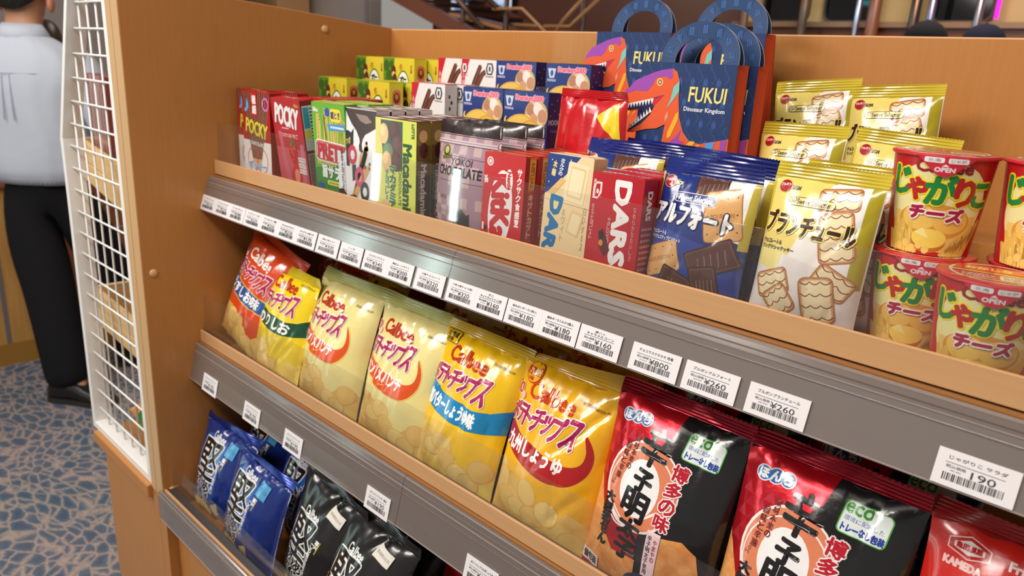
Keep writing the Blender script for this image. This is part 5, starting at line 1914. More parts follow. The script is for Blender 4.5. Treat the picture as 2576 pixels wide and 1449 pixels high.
o, B = bag('hard_chip_bag', 146, 172, 56, GLITTER, (30, 28, 28), a_hard(GLITTER, GLITTER, (196, 92, 44), 'ブラックペッパー', (222, 206, 60)), 15, (24, 24, 24), 'film', 89, 0, 0.006, cut=(9, 9), wr=1.4)
sticker(o, B, 100, 150, 32, 16, -6, (226, 222, 210), '賞味期限2025.06', (60, 60, 60))
many(o, 'crisp bag', 'black pepper hard chip bags', [
    ('black hard chip bag with an orange pepper strip, beside the front blue bag', (0.3580, 0.4620, BZ), 12, 6, 0),
    ('black hard chip bag lower at the bottom edge, in front with a white date sticker', (0.4640, 0.4440, BZ), 20, 4, 0),
    ('black hard chip bag in the shade behind the two front black bags', (0.4500, 0.5420, BZ), 13, 6, 0)])
a = Art('film')
a.rect(0, 0, 140, 160, (140, 30, 30)).rrect(30, 60, 110, 120, 8, (190, 70, 50)).text('チップス', 70, 90, 60, 22, (240, 220, 200), bold=1.0)
o, B = bag('dark_red_bag', 140, 160, 56, (132, 28, 30), (110, 24, 26), a, 14, (110, 22, 26), 'film', 97)
place(o, (0.5980, 0.5300, BZ), 14)
tag(o, 'dark red snack bag in the shade under the price rail at the bottom edge', 'snack bag')

# ================================================================ price cards on the rails
def card_mesh(cells, w, h, seed):
    """cells: (name, price, code) side by side on one strip"""
    rr = random.Random(seed)
    mb = MB()
    mb.box((0, 0.0, 0), (w / 1000, 0.0006, h / 1000), M((230, 226, 228), 'paper'))
    a = Art('paper')
    cw = w / len(cells)
    K = (70, 66, 70)
    for i, (nmx, pr, two) in enumerate(cells):
        x = i * cw
        if two:
            a.text(two, x + cw * 0.48, h * 0.86, cw * 0.07 * len(two) + 1.5, h * 0.085, K, bold=0.06)
        a.text(nmx, x + cw * 0.5, h * (0.74 if two else 0.80), cw * min(0.70, 0.075 * len(nmx) + 0.05), h * 0.105, K, bold=0.07)
        a.rect(x + cw * 0.12, h * 0.645, x + cw * 0.84, h * 0.66, (40, 38, 40))
        a.text('税込価格', x + cw * 0.26, h * 0.555, cw * 0.25, h * 0.09, (90, 88, 92), bold=0.03)
        a.text(pr, x + cw * 0.60, h * 0.485, cw * 0.10 * len(pr), h * 0.20, (60, 58, 62), bold=0.06)
        a.lines(x + cw * 0.20, h * 0.425, x + cw * 0.36, h * 0.475, 1, (130, 128, 132), seed + i)
        bx = x + cw * 0.12
        a.L += 1
        while bx < x + cw * 0.86:
            bw = rr.choice((0.25, 0.25, 0.5, 0.75))
            a.rect(bx, h * 0.16, min(bx + bw, x + cw * 0.87), h * 0.37, (44, 42, 46), up=False)
            bx += bw + rr.choice((0.3, 0.4, 0.7))
        if i:
            a.rect(x - 0.05, h * 0.1, x + 0.05, h * 0.95, (206, 202, 206))
    a.put(mb, lambda u, v, o: (u, -o, v), 0.008, 0.06)
    return mb


def card(x0, x1, y_t, z_t, y_b, z_b, cells, label, seed, roll=0.0, group='price cards'):
    w = (x1 - x0) * 1000
    h = math.hypot(y_t - y_b, z_t - z_b) * 1000
    mb = card_mesh(cells, w, h, seed)
    o = mb.build('price_card', fix=False)
    o.location = (x0, y_b - 0.0012, z_b)
    o.rotation_euler = (-math.atan2(y_t - y_b, z_t - z_b), R_(roll), 0)
    tag(o, label, 'price card', group)
    return o


g1 = 'price cards on the upper rail'
UP = [
    (0.0005, 0.1373, [('アーモンドチョコ', '¥310', ''), ('アーモンドチョコ大', '¥310', ''), ('アーモンドチョコ', '¥380', '')], 'white price strip of three at the left end, ¥310 twice and ¥380'),
    (0.1385, 0.3261, [('グリコポッキーつぶ苺', '¥250', ''), ('グリコポッキー極細', '¥250', ''), ('つぶつぶいちごポッキー', '¥250', ''), ('グリコプリッツ旨サラダ', '¥170', '')], 'white price strip of four, three at ¥250 and one at ¥170'),
    (0.3293, 0.3771, [('森永小枝ミルク', '¥300', '')], 'single ¥300 price card right of the strip of four'),
    (0.3806, 0.4267, [('トッポ', '¥280', '')], 'single ¥280 price card in the greenish glare of the rail'),
    (0.4299, 0.5223, [('マカダミアチョコ', '¥340', ''), ('森永ムーンライト', '¥300', '')], 'white price strip of two, ¥340 and ¥300'),
    (0.5279, 0.5749, [('大麦チョコレート', '¥320', '')], 'single ¥320 price card left of the rail joint'),
    (0.5806, 0.6664, [('六条大麦チョコ(袋)', '¥320', ''), ('キットカットミニ3枚', '¥160', '不二')], 'white price strip of two, ¥320 and ¥160, right of the rail joint'),
    (0.6679, 0.7582, [('森永白いダース12粒入', '¥180', ''), ('森永ダースミルク12粒入', '¥180', '')], 'white price strip of two, both ¥180'),
    (0.7596, 0.8053, [('キャラメルコーン', '¥160', '東ハト')], 'single ¥160 price card below the blue biscuit bag'),
    (0.8167, 0.8637, [('チョコラスクカカオ 恐竜', '¥800', '')], 'single ¥800 price card on the upper rail'),
    (0.8685, 0.9154, [('ブルボンアルフォート', '¥260', '')], 'left one of the two ¥260 price cards'),
    (0.9238, 0.9704, [('ブルボンブランチュール', '¥260', '')], 'right one of the two ¥260 price cards'),
    (1.0545, 1.1005, [('じゃがりこ サラダ', '190', '')], '190 price card at the right edge of the upper rail'),
]
for i, (a_, b_, cells, lab) in enumerate(UP):
    card(a_, b_, 0.5105, 1.1992, 0.5034, 1.1770, cells, lab, 100 + i, 0, g1)
g2 = 'price cards on the lower rail'
LOW = [(0.0458, 0.0930, 'うすしお', 'leftmost ¥190 price card on the lower rail'), (0.1801, 0.2261, 'うすしお', 'second ¥190 price card from the left on the lower rail'),
       (0.2943, 0.3398, 'コンソメ', 'third ¥190 price card from the left on the lower rail'), (0.4854, 0.5312, 'バター醤油', 'fourth ¥190 price card from the left on the lower rail'),
       (0.6630, 0.7100, '九州しょうゆ', 'price card cut by the bottom edge on the lower rail')]
for i, (a_, b_, n_, lab) in enumerate(LOW):
    card(a_, b_, 0.4722, 0.9240, 0.4660, 0.8970, [('ポテトチップス' + n_, '¥190', '')], lab, 200 + i, 0, g2)

# ================================================================ the two people beyond the screen
SKIN = M((206, 150, 116), 'skin')
HAIR = ramp_mat('black_hair', [(0.3, (14, 12, 12)), (0.7, (34, 28, 26))], noise_s(40, (1, 1, 0.15), 3), 0.45)
HAIRB = ramp_mat('dark_brown_hair', [(0.3, (34, 22, 16)), (0.7, (66, 44, 32))], noise_s(40, (1, 1, 0.12), 3), 0.35)
SHIRT = M((206, 214, 228), 'cloth')
TROUS = M((26, 26, 30), 'cloth')
SHOE = M((30, 28, 28), 'plastic')


def skinned(name, pts, edges, radii, mat, parent=None, root=0, sub=2):
    """one continuous surface grown round a skeleton of connected joints"""
    me = bpy.data.meshes.new(name)
    me.from_pydata([tuple(p) for p in pts], edges, [])
    bm = bmesh.new()
    bm.from_mesh(me)
    ly = bm.verts.layers.skin.verify()
    bm.verts.ensure_lookup_table()
    for i, v in enumerate(bm.verts):
        r = radii[i]
        v[ly].radius = r if isinstance(r, tuple) else (r, r)
        v[ly].use_root = (i == root)
    bm.to_mesh(me)
    bm.free()
    me.materials.append(mat)
    o = bpy.data.objects.new(name, me)
    COL.objects.link(o)
    sk = o.modifiers.new('skin', 'SKIN')
    sk.use_smooth_shade = True
    sk.branch_smoothing = 0.4
    ss = o.modifiers.new('smooth', 'SUBSURF')
    ss.levels = ss.render_levels = sub
    if parent:
        o.parent = parent
    return o


def loft(name, rings, mat, parent, n=36, cap=True, wave=0.0, seed=1.0):
    """rings: (cx, cy, z, rx, ry, turn) ellipses joined into one skin"""
    mb = MB()
    vs, fs = [], []
    for cx, cy, z, rx, ry, tn in rings:
        for k in range(n):
            t = 2 * math.pi * k / n
            c, s = math.cos(t), math.sin(t)
            c = math.copysign(abs(c) ** 0.85, c)
            s = math.copysign(abs(s) ** 0.85, s)
            w = 1 + wave * noise.noise(Vector((c * 1.6 + seed, s * 1.6, z * 9))) + 0.6 * wave * noise.noise(Vector((c * 4 + seed, s * 4, z * 22 + seed)))
            x, y = c * rx * w, s * ry * w
            a = R_(tn)
            vs.append((cx + x * math.cos(a) - y * math.sin(a), cy + x * math.sin(a) + y * math.cos(a), z))
    for i in range(len(rings) - 1):
        for k in range(n):
            fs.append((i * n + k, i * n + (k + 1) % n, (i + 1) * n + (k + 1) % n, (i + 1) * n + k))
    if cap:
        fs.append(tuple(range(n - 1, -1, -1)))
        fs.append(tuple(range((len(rings) - 1) * n, len(rings) * n)))
    mb.add(vs, fs, mat, True)
    o = mb.build(name, parent)
    md = o.modifiers.new('smooth', 'SUBSURF')
    md.levels = md.render_levels = 1
    return o


def hand(pts, edges, radii, wrist, d, side):
    """palm, four fingers of unequal length and a thumb, appended to a skeleton; d: the way the arm points"""
    d = Vector(d).normalized()
    fwd = Vector((0, 1, 0))
    fwd = (fwd - d * fwd.dot(d)).normalized()
    out = d.cross(fwd) * side
    W_ = Vector(pts[wrist])
    pts.append(W_ + d * 0.05)
    edges.append((wrist, len(pts) - 1))
    radii.append((0.016, 0.030))
    palm = len(pts) - 1
    for k, (off, ln) in enumerate(((0.030, 0.070), (0.010, 0.080), (-0.010, 0.075), (-0.028, 0.058))):
        p = Vector(pts[palm]) + fwd * off + d * 0.035
        prev = palm
        for j, fr in enumerate((0.0, 0.55, 1.0)):
            q = p + d * ln * fr - out * 0.022 * fr * fr
            pts.append(q)
            edges.append((prev, len(pts) - 1))
            radii.append(0.0095 - 0.001 * j)
            prev = len(pts) - 1
    prev = palm
    for j, fr in enumerate((0.35, 0.7, 1.0)):
        q = W_ + d * (0.03 + 0.05 * fr) + fwd * (0.03 + 0.028 * fr) - out * 0.015 * fr
        pts.append(q)
        edges.append((prev, len(pts) - 1))
        radii.append(0.0105 - 0.001 * j)
        prev = len(pts) - 1


# local frame: x to the person's right, y the way he faces, z up
man = None
pts = [(0, 0, 0.90), (0, 0.0, 1.06), (0, -0.01, 1.26), (0, -0.01, 1.385), (0, 0.0, 1.455), (0, 0.025, 1.53), (0, 0.035, 1.60), (0, 0.03, 1.655),
       (0.10, -0.01, 1.375), (0.190, -0.005, 1.325), (0.262, 0.0, 1.10), (0.250, 0.12, 0.90),
       (-0.10, -0.01, 1.375), (-0.190, -0.005, 1.325), (-0.255, 0.02, 1.10), (-0.235, 0.16, 0.93),
       (-0.085, 0.0, 0.85), (0.02, -0.085, 0.47), (0.115, -0.195, 0.10), (0.19, -0.205, 0.05),
       (0.095, 0.02, 0.85), (0.165, 0.13, 0.47), (0.185, 0.215, 0.10), (0.25, 0.245, 0.05)]
edges = [(0, 1), (1, 2), (2, 3), (3, 4), (4, 5), (5, 6), (6, 7), (3, 8), (8, 9), (9, 10), (10, 11), (3, 12), (12, 13), (13, 14), (14, 15),
         (0, 16), (16, 17), (17, 18), (18, 19), (0, 20), (20, 21), (21, 22), (22, 23)]
radii = [(0.12, 0.09), (0.11, 0.08), (0.12, 0.08), (0.07, 0.06), 0.056, 0.074, 0.090, 0.066,
         0.045, 0.042, 0.036, 0.026, 0.045, 0.042, 0.036, 0.026, 0.075, 0.052, 0.036, 0.03, 0.075, 0.052, 0.036, 0.03]
hand(pts, edges, radii, 11, (0.0, 0.5, -0.8), 1)
hand(pts, edges, radii, 15, (0.0, 0.5, -0.8), -1)
man = skinned('person', pts, edges, radii, SKIN)
man.location = (-2.295, 0.875, 0.0)
man.rotation_euler = (0, 0, math.atan2(0.697, 0.717))
tag(man, 'person with short black hair in a pale shirt and black trousers, seen from behind', 'person')
# ears
for s in (1, -1):
    mb = MB()
    vs, fs = [], []
    for i in range(9):
        for k in range(12):
            a, b = math.pi * i / 8, 2 * math.pi * k / 12
            vs.append((s * (0.093 + 0.014 * math.sin(a) * math.cos(b) * 0.9 + 0.008 * math.sin(a)), 0.035 + 0.020 * math.sin(a) * math.sin(b) - 0.012 * math.sin(a), 1.545 + 0.034 * math.cos(a)))
    for i in range(8):
        for k in range(12):
            fs.append((i * 12 + k, i * 12 + (k + 1) % 12, (i + 1) * 12 + (k + 1) % 12, (i + 1) * 12 + k))
    mb.add(vs, fs, M((214, 140, 112), 'skin'), True)
    mb.build('ear', man)
# face on the far side
mb = MB()
mb.add([(-0.012, 0.118, 1.535), (0.012, 0.118, 1.535), (0.0, 0.140, 1.538), (0.0, 0.115, 1.575), (0, 0.118, 1.528)], [(0, 2, 3), (2, 1, 3), (0, 4, 2), (4, 1, 2)], SKIN, True)
mb.build('nose', man)
for s in (1, -1):
    mb = MB()
    mb.lathe([(0.0, -0.008), (0.010, -0.003), (0.012, 0.0), (0.010, 0.003), (0.0, 0.008)], M((230, 226, 222), 'glass'), (0.034 * s, 0.112, 1.570), 16)
    mb.build('eye', man)
mb = MB()
mb.tube([(-0.022, 0.112, 1.508), (0, 0.120, 1.506), (0.022, 0.112, 1.508)], [0.002, 0.005, 0.002], M((176, 96, 84), 'skin'), 8)
mb.build('mouth', man)
# hair: a cap over the skull reaching down to the nape
mb = MB()
vs, fs = [], []
NA, NB_ = 22, 40
for i in range(NA + 1):
    for k in range(NB_):
        t = 2 * math.pi * k / NB_
        back_ = max(0.0, -math.sin(t))
        front_ = max(0.0, math.sin(t))
        low = 2.18 * (0.55 + 0.45 * back_) - 0.42 * front_ + 0.30 * abs(math.cos(t)) * (1 - front_) * 0.2
        a = low * i / NA
        r = 1 + 0.025 * noise.noise(Vector((math.cos(t) * 7, math.sin(t) * 7, a * 5)))
        vs.append((0.104 * r * math.sin(a) * math.cos(t), 0.028 + 0.118 * r * math.sin(a) * math.sin(t), 1.585 + 0.123 * r * math.cos(a)))
for i in range(NA):
    for k in range(NB_):
        fs.append((i * NB_ + k, i * NB_ + (k + 1) % NB_, (i + 1) * NB_ + (k + 1) % NB_, (i + 1) * NB_ + k))
mb.add(vs, fs, HAIR, True)
mb.build('hair', man)
# shirt
sh = loft('shirt', [(0, 0.0, 0.850, 0.190, 0.136, 0), (0, 0.0, 0.93, 0.204, 0.146, 0), (0, -0.005, 1.02, 0.204, 0.142, 0), (0, -0.01, 1.14, 0.205, 0.138, 0), (0, -0.015, 1.25, 0.214, 0.136, 0),
                    (0, -0.015, 1.32, 0.218, 0.126, 0), (0, -0.012, 1.375, 0.185, 0.108, 0), (0, -0.008, 1.412, 0.122, 0.090, 0), (0, -0.003, 1.432, 0.074, 0.074, 0)], SHIRT, man, 64, True, 0.10)
for s in (1, -1):
    ex, wx = (0.268, 0.255) if s > 0 else (0.262, 0.24)
    mb = MB()
    mb.tube([(s * 0.150, -0.012, 1.352), (s * 0.200, -0.008, 1.318), (s * 0.238, -0.004, 1.24), (s * ex, 0.0, 1.12), (s * ex, 0.03, 1.06), (s * wx, 0.10, 0.95), (s * wx, 0.118, 0.925)],
            [0.066, 0.078, 0.072, 0.064, 0.060, 0.048, 0.044], SHIRT, 20)
    o = mb.build('sleeve', sh)
    md = o.modifiers.new('smooth', 'SUBSURF')
    md.levels = md.render_levels = 1
# collar: stand and fold, plus the yoke seam
mb = MB()
vs, fs = [], []
for i, (rr_, z) in enumerate(((0.070, 1.425), (0.064, 1.462), (0.068, 1.468), (0.084, 1.440), (0.094, 1.408))):
    for k in range(32):
        t = 2 * math.pi * k / 32
        drop = -0.014 * max(0, math.sin(t))
        vs.append((rr_ * math.cos(t), -0.002 + rr_ * math.sin(t), z + drop))
for i in range(4):
    for k in range(32):
        fs.append((i * 32 + k, i * 32 + (k + 1) % 32, (i + 1) * 32 + (k + 1) % 32, (i + 1) * 32 + k))
mb.add(vs, fs, SHIRT, True)
o = mb.build('collar', sh)
md = o.modifiers.new('thickness', 'SOLIDIFY')
md.thickness = 0.002
mb = MB()
for x in (-0.014, 0.014):
    mb.tube([(x, -0.152, 1.285), (x * 1.1, -0.156, 1.22), (x * 1.3, -0.156, 1.12)], 0.0022, SHIRT, 6)
mb.tube([(-0.19, -0.075, 1.292), (-0.10, -0.138, 1.292), (0, -0.153, 1.290), (0.10, -0.138, 1.292), (0.19, -0.075, 1.292)], 0.0016, M((206, 210, 222), 'cloth'), 6)
mb.build('back_pleat', sh)
# trousers
tr = skinned('trousers', [(0, 0, 0.960), (0, 0, 0.860), (-0.09, 0, 0.80), (-0.035, -0.04, 0.62), (0.02, -0.085, 0.47), (0.075, -0.145, 0.27), (0.112, -0.19, 0.125), (0.120, -0.197, 0.055),
                          (0.095, 0.02, 0.80), (0.13, 0.075, 0.62), (0.165, 0.13, 0.47), (0.178, 0.18, 0.27), (0.185, 0.212, 0.125), (0.187, 0.216, 0.055)],
             [(0, 1), (1, 2), (2, 3), (3, 4), (4, 5), (5, 6), (6, 7), (1, 8), (8, 9), (9, 10), (10, 11), (11, 12), (12, 13)],
             [(0.165, 0.112), (0.180, 0.130), 0.118, 0.112, 0.102, 0.094, 0.086, 0.082, 0.112, 0.104, 0.096, 0.088, 0.082, 0.080], TROUS, man)
for nm_, (hx, hy), (tx, ty) in (('shoe', (0.075, -0.195), (0.275, -0.222)), ('shoe', (0.150, 0.195), (0.330, 0.275))):
    d = Vector((tx - hx, ty - hy, 0)).normalized()
    q = Vector((-d.y, d.x, 0))
    c = Vector((hx, hy, 0))
    L_ = 0.275
    mb = MB()
    vs, fs = [], []
    st = [(0.0, 0.030, 0.075), (0.06, 0.038, 0.085), (0.13, 0.040, 0.088), (0.25, 0.038, 0.105), (0.40, 0.040, 0.098), (0.55, 0.044, 0.074), (0.72, 0.050, 0.058), (0.88, 0.044, 0.048), (0.97, 0.026, 0.040), (1.0, 0.008, 0.034)]
    n = 14
    for f_, w_, h_ in st:
        for k in range(n):
            t = 2 * math.pi * k / n
            y_ = w_ * math.cos(t)
            z_ = h_ / 2 + (h_ / 2) * math.copysign(abs(math.sin(t)) ** 0.6, math.sin(t))
            p = c + d * (f_ * L_ - 0.03) + q * y_
            vs.append((p.x, p.y, z_))
    for i in range(len(st) - 1):
        for k in range(n):
            fs.append((i * n + k, i * n + (k + 1) % n, (i + 1) * n + (k + 1) % n, (i + 1) * n + k))
    fs.append(tuple(range(n - 1, -1, -1)))
    fs.append(tuple(range((len(st) - 1) * n, len(st) * n)))
    mb.add(vs, fs, SHOE, True)
    so = mb.build('shoe', man)
    mb = MB()
    sole = [c + d * (f_ * L_ - 0.032 + 0.004 * (f_ > 0.5)) + q * (w_ + 0.003) for f_, w_, h_ in st] + [c + d * (f_ * L_ - 0.032 + 0.004 * (f_ > 0.5)) - q * (w_ + 0.003) for f_, w_, h_ in reversed(st)]
    mb.prism([(p.x, p.y) for p in sole], 'z', 0.0, 0.022, M((52, 50, 48), 'plastic'))
    mb.build('sole', so)

# second person: only the long dark hair shows past the first one
pts = [(0, 0, 0.90), (0, 0, 1.08), (0, 0, 1.24), (0, 0, 1.31), (0, 0.0, 1.375), (0, 0.02, 1.45), (0, 0.025, 1.51), (0, 0.02, 1.545),
       (0.16, 0, 1.27), (0.21, 0.02, 1.04), (0.18, 0.16, 0.88), (-0.16, 0, 1.27), (-0.21, 0.02, 1.04), (-0.18, 0.16, 0.88), (-0.08, 0, 0.83), (-0.09, 0.0, 0.45), (-0.09, -0.02, 0.06), (0.08, 0, 0.83), (0.09, 0, 0.45), (0.09, -0.02, 0.06)]
edges = [(0, 1), (1, 2), (2, 3), (3, 4), (4, 5), (5, 6), (6, 7), (3, 8), (8, 9), (9, 10), (3, 11), (11, 12), (12, 13), (0, 14), (14, 15), (15, 16), (0, 17), (17, 18), (18, 19)]
radii = [(0.13, 0.10), (0.11, 0.09), (0.12, 0.09), (0.08, 0.07), 0.046, 0.068, 0.084, 0.06, 0.05, 0.036, 0.024, 0.05, 0.036, 0.024, 0.08, 0.055, 0.035, 0.08, 0.055, 0.035]
hand(pts, edges, radii, 10, (0, 0.5, -0.8), 1)
hand(pts, edges, radii, 13, (0, 0.5, -0.8), -1)
wo = skinned('person', pts, edges, radii, SKIN)
wo.location = (-4.18, 1.45, 0.0)
wo.scale = (0.955, 0.955, 0.955)
wo.rotation_euler = (0, 0, math.atan2(0.697, 0.717) + 0.4)
tag(wo, 'person with long dark brown hair half hidden behind the person in the pale shirt', 'person')
loft('hair', [(0, -0.035, 1.14, 0.100, 0.040, 0), (0, -0.035, 1.24, 0.125, 0.062, 0), (0, -0.025, 1.36, 0.124, 0.088, 0), (0, -0.005, 1.45, 0.114, 0.108, 0), (0, 0.01, 1.52, 0.104, 0.112, 0), (0, 0.015, 1.575, 0.080, 0.086, 0), (0, 0.015, 1.602, 0.040, 0.044, 0)], HAIRB, wo, 32, True, 0.05, 3.0)
loft('blouse', [(0, 0, 0.80, 0.19, 0.14, 0), (0, 0, 1.05, 0.17, 0.13, 0), (0, 0, 1.2, 0.19, 0.125, 0), (0, 0, 1.28, 0.17, 0.10, 0), (0, 0, 1.33, 0.075, 0.07, 0)], M((60, 60, 72), 'cloth'), wo, 32, True, 0.03)

# ================================================================ the hall behind
def pix(y, z0, z1, x0, x1, depth, mat, name, parent=None, bevel=0.0):
    mb = MB()
    mb.box((x0, y, z0), (x1, y + depth, z1), mat)
    return mb.build(name, parent, bevel)


LG, DG = M((196, 190, 184), 'matte'), M((46, 42, 41), 'matte')
struct(pix(5.02, 0, 3.2, -13.0, -5.85, 0.15, LG, 'wall_left'))
struct(pix(6.0, 0, 3.2, -5.9, 6.0, 0.15, DG, 'wall_back'))
struct(pix(4.96, 0, 3.2, -6.30, -5.86, 0.05, M((190, 182, 186), 'matte'), 'trim_1'))
struct(pix(4.97, 0, 3.2, -6.30, -6.18, 0.04, M((206, 200, 200), 'matte'), 'trim_2'))
c = pix(4.5, 0, 3.2, -7.45, -6.84, 0.4, M((214, 168, 120), 'matte'), 'column')
struct(c)
mb = MB()
mb.box((-13.0, -4.0, 3.2), (6.0, 9.0, 3.3), M((190, 180, 168), 'matte'))
struct(mb.build('ceiling'))
mb = MB()
mb.box((-13.1, -4.0, 0), (-13.0, 9.0, 3.2), LG)
struct(mb.build('wall_far_left'))
mb = MB()
mb.box((-6.5, -4.0, 0), (-6.4, 3.6, 3.2), M((150, 144, 142), 'matte'))
struct(mb.build('wall_side'))

# staircase with brown cheeks and gilt handrails
BRN, BRD = M((108, 66, 52), 'carton'), M((70, 42, 34), 'carton')
GILT = M((170, 126, 84), 'plastic')
st = empty('staircase', (-3.6, 4.6, 0))
tag(st, 'brown staircase with thin gilt handrails rising behind the back panel', 'staircase')


def sp(mb, name, bevel=0.0):
    mb.v = [(x + 3.6, y - 4.6, z) for x, y, z in mb.v]
    return mb.build(name, st, bevel)


mb = MB()
mb.prism([(-5.4, 2.157), (-5.4, 2.287), (-2.8, 1.390), (-2.8, 1.260)], 'y', 4.40, 4.46, BRN)
sp(mb, 'stair_cheek')
mb = MB()
mb.prism([(-5.4, 2.157), (-5.4, 2.287), (-2.8, 1.390), (-2.8, 1.260)], 'y', 5.50, 5.56, BRN)
sp(mb, 'stair_cheek')
for i in range(9):
    mb = MB()
    mb.box((-3.30 - 0.26 * i, 4.46, 1.44 + 0.090 * i), (-3.02 - 0.26 * i, 5.50, 1.465 + 0.090 * i), BRD)
    sp(mb, 'step')
mb = MB()
mb.prism([(-4.30, 1.85), (-3.35, 1.70), (-2.40, 1.66), (-2.40, 0.0), (-4.30, 0.0)], 'y', 4.62, 4.68, M((122, 78, 62), 'carton'))
sp(mb, 'side_panel')
mb = MB()
mb.prism([(-4.20, 1.832), (-4.20, 1.806), (-3.40, 1.668), (-3.40, 1.694)], 'y', 4.56, 4.60, GILT)
sp(mb, 'gilt_moulding')
mb = MB()
mb.box((-5.6, 5.68, 0.0), (-1.9, 5.75, 3.1), M((104, 66, 56), 'carton'))
sp(mb, 'back_board')
for x in (-3.81, -3.30, -2.52):
    mb = MB()
    mb.tube([(x, 4.50, 0.6), (x, 4.50, 2.6)], 0.022, M((74, 52, 48), 'carton'), 10)
    sp(mb, 'post')
for p in ([(-3.40, 4.45, 1.820), (-3.08, 4.45, 1.820), (-2.84, 4.45, 1.66), (-2.6, 4.45, 1.5)],
          [(-3.30, 4.55, 1.71), (-2.98, 4.55, 1.70), (-2.9, 4.55, 1.64)], [(-2.4, 4.4, 1.92), (-2.62, 4.4, 1.73), (-2.72, 4.4, 1.60)], [(-2.3, 4.4, 1.88), (-2.55, 4.4, 1.69), (-2.8, 4.4, 1.69)],
          [(-3.95, 4.35, 2.06), (-3.40, 4.35, 1.66)], [(-3.92, 4.45, 2.20), (-3.36, 4.45, 1.83)]):
    mb = MB()
    mb.tube(p, 0.013 if p[0][0] > -3.9 else 0.022, GILT if p[0][0] > -3.9 else BRD, 10)
    sp(mb, 'handrail')
# bright display screen above the stairs
sc = empty('wall_screen', (-4.62, 5.60, 2.15))
tag(sc, 'lit screen showing pale blue and white shapes above the staircase', 'screen')


def screen_mat():
    m = bpy.data.materials.new('lit_screen')
    m.use_nodes = True
    nt = m.node_tree
    b = nt.nodes['Principled BSDF']
    tc = nt.nodes.new('ShaderNodeTexCoord')
    n = nt.nodes.new('ShaderNodeTexNoise')
    n.inputs['Scale'].default_value = 4.0
    n.inputs['Distortion'].default_value = 1.5
    nt.links.new(tc.outputs['Object'], n.inputs['Vector'])
    cr = nt.nodes.new('ShaderNodeValToRGB')
    cr.color_ramp.elements[0].position, cr.color_ramp.elements[0].color = 0.35, lin((70, 150, 226))
    cr.color_ramp.elements[1].position, cr.color_ramp.elements[1].color = 0.60, lin((226, 232, 250))
    nt.links.new(n.outputs['Fac'], cr.inputs['Fac'])
    nt.links.new(cr.outputs['Color'], b.inputs['Emission Color'])
    b.inputs['Emission Strength'].default_value = 1.0
    b.inputs['Base Color'].default_value = (0.02, 0.02, 0.02, 1)
    return m


mb = MB()
mb.box((-0.60, 0, -0.245), (0.31, 0.05, 0.40), M((20, 20, 22), 'plastic'))
mb.build('bezel', sc)
mb = MB()
mb.box((-0.585, -0.004, -0.23), (0.295, -0.001, 0.385), screen_mat())
mb.build('display', sc)

# window front on the right
CREAM = M((206, 178, 128), 'matte')
WBR = M((112, 58, 30), 'carton')
GL = M((14, 14, 16), 'glass')
YW = 5.5
mb = MB()
mb.box((-1.85, YW, 0.0), (3.0, YW + 0.10, 1.765), WBR)
w = mb.build('window_wainscot')
w['label'], w['category'] = 'brown panelled wainscot under the dark cabin windows', 'panelling'
for x in (-1.20, -0.62, 0.10):
    mb = MB()
    mb.box((x, YW - 0.006, 0.0), (x + 0.03, YW, 1.765), M((84, 42, 24), 'carton'))
    mb.build('joint', w)
mb = MB()
mb.box((-1.85, YW - 0.05, 1.765), (3.0, YW + 0.02, 1.800), M((150, 112, 86), 'carton'))
mb.build('sill', w)
mb = MB()
mb.box((-1.85, YW + 0.10, 0), (3.0, YW + 0.16, 3.2), CREAM)
struct(mb.build('wall_right'))


def win(x0, x1, n, z1=2.30, r=0.06):
    mb = MB()
    p = []
    for cx, cz, a in ((x1 - r, z1 - r, 0), (x0 + r, z1 - r, 90), (x0 + r, 1.815 + r, 180), (x1 - r, 1.815 + r, 270)):
        for k in range(5):
            t = R_(a + 22.5 * k)
            p.append((cx + r * math.cos(t), cz + r * math.sin(t)))
    mb.prism(p, 'y', YW + 0.07, YW + 0.10, GL)
    o = mb.build('window_%d' % n)
    o['kind'] = 'structure'
    fr = MB()
    m_ = len(p)
    cx, cz = (x0 + x1) / 2, (1.815 + z1) / 2
    q = [(cx + (x - cx) * 1.06, cz + (z - cz) * 1.06) for x, z in p]
    vs = [(x, YW + 0.05, z) for x, z in p] + [(x, YW + 0.05, z) for x, z in q] + [(x, YW + 0.10, z) for x, z in p] + [(x, YW + 0.10, z) for x, z in q]
    fs = []
    for i in range(m_):
        j = (i + 1) % m_
        fs += [(i, j, m_ + j, m_ + i), (i, j, 2 * m_ + j, 2 * m_ + i), (m_ + i, m_ + j, 3 * m_ + j, 3 * m_ + i)]
    fr.add(vs, fs, M((92, 74, 66), 'carton'))
    fr.build('window_frame', o)


win(-1.66, -1.33, 1)
win(-1.20, -0.86, 2)
win(-0.50, -0.16, 3)
for i, (x, c_, rr_, lab) in enumerate(((-1.72, (120, 84, 66), 0.03, 'brown post left of the first dark window'), (-1.275, (120, 84, 66), 0.03, 'brown post between the two dark windows'),
                                       (-0.905, (150, 150, 176), 0.02, 'chrome pole in front of the second dark window'), (-0.80, (140, 80, 58), 0.04, 'red brown post right of the second dark window'),
                                       (-0.55, (104, 82, 74), 0.03, 'grey brown post left of the chrome pole pair'), (-0.455, (150, 146, 178), 0.024, 'thick chrome pole above the first black cap'), (-0.19, (150, 146, 160), 0.022, 'chrome pole beside the pink neon tube'))):
    mb = MB()
    mb.tube([(x, YW - 0.11, 0.0), (x, YW - 0.11, 3.2)], rr_, M(c_, 'metal' if 'chrome' in lab else 'carton'), 14)
    o = mb.build('post')
    tag(o, lab, 'post', 'posts along the window front')
mb = MB()
mb.tube([(-0.115, YW - 0.02, 1.82), (-0.115, YW - 0.02, 3.15)], 0.012, emit('pink_neon', (255, 40, 230), 1.3), 12)
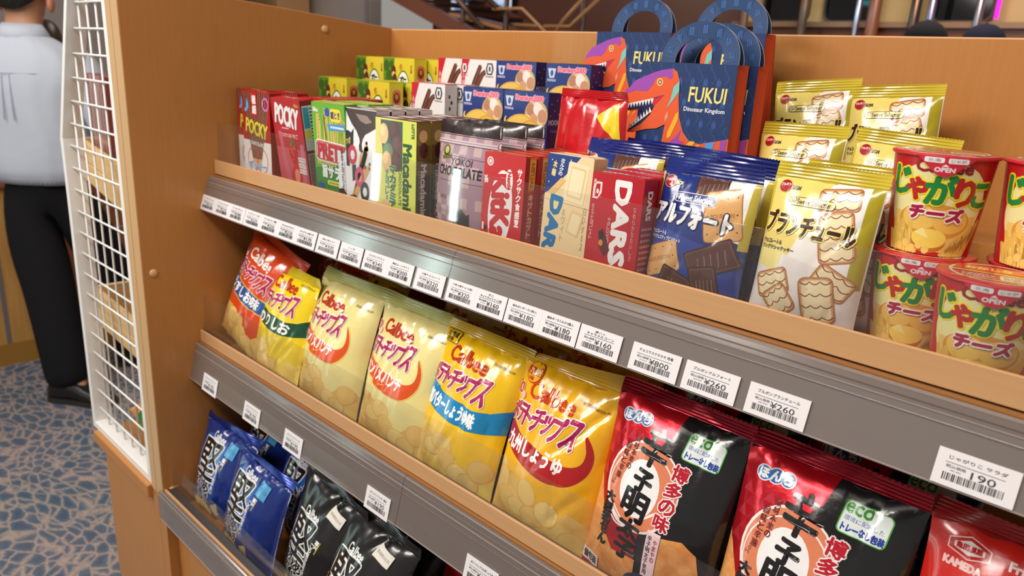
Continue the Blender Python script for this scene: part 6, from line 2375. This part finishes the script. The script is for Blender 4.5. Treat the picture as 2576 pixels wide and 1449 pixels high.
tag(mb.build('neon_tube'), 'upright pink neon tube at the right end of the windows', 'neon light')
mb = MB()
mb.lathe([(0.0, -0.02), (0.16, -0.015), (0.16, 0.0), (0.0, 0.012)], emit('cyan_lamp_glass', (120, 236, 250), 5.0), (0, 0, 0), 24)
lp = mb.build('ceiling_light')
lp.location = (-1.02, 5.0, 1.985)
tag(lp, 'glowing cyan lamp near the second dark window', 'lamp')
mb = MB()
mb.tube([(0, 0, 0.01), (0, 0, 1.22)], 0.008, M((60, 60, 60), 'metal'), 8)
mb.build('hanging_rod', lp)

# dark caps on the stand behind the back panel
hs = empty('cap_stand', (0.24, 3.66, 0), (0, 0, R_(44)))
tag(hs, 'tall stand behind the gondola carrying the dark caps', 'stand')
mb = MB()
mb.box((-0.36, -0.13, 1.545), (0.36, 0.13, 1.57), M((96, 60, 40), 'carton'))
mb.build('top_board', hs)
for x in (-0.33, 0.33):
    mb = MB()
    mb.box((x - 0.02, -0.03, 0), (x + 0.02, 0.03, 1.545), M((70, 50, 40), 'carton'))
    mb.build('leg', hs)
CAP = M((20, 20, 26), 'cloth')
CAPN = M((22, 24, 44), 'cloth')


def cap(loc, mat, label, yaw):
    mb = MB()
    prof = [(0.082 * math.cos(R_(a)) + 0.004, 0.088 * math.sin(R_(a))) for a in range(0, 91, 10)]
    mb.lathe([(0.080, 0.0)] + prof, mat, n=40)
    o = mb.build('cap')
    mb = MB()
    vs, fs = [], []
    for i in range(17):
        t = R_(-160 + 140 * i / 16)
        for j, rr_ in enumerate((0.080, 0.115, 0.142)):
            k = 1 if j == 0 else 1 + (0.12 * math.sin(math.pi * i / 16) if j else 0)
            vs.append((rr_ * math.cos(t) * (1 if j < 2 else 0.86), rr_ * k * math.sin(t), 0.006 - 0.012 * j * (1 - math.sin(math.pi * i / 16) * 0.7) + 0.012))
    for i in range(16):
        for j in range(2):
            fs.append((i * 3 + j, i * 3 + j + 1, i * 3 + j + 4, i * 3 + j + 3))
    mb.add(vs, fs, mat, True)
    b = mb.build('brim', o)
    b.modifiers.new('thickness', 'SOLIDIFY').thickness = 0.003
    mb = MB()
    mb.lathe([(0.007, 0.0), (0.006, 0.004), (0.0, 0.005)], mat, (0, 0, 0.087), 16)
    mb.build('button', o)
    o.location, o.rotation_euler = loc, (0, 0, R_(yaw))
    tag(o, label, 'cap', 'dark caps behind the gondola')
    return o


cap((0.098, 3.52, 1.583), CAP, 'black cap whose crown rises behind the back panel, left one', 44)
cap((0.270, 3.69, 1.583), CAPN, 'navy cap behind the back panel, nearest the pink neon tube', 44)
cap((0.480, 3.890, 1.583), CAP, 'black cap at the far right edge behind the back panel', 44)
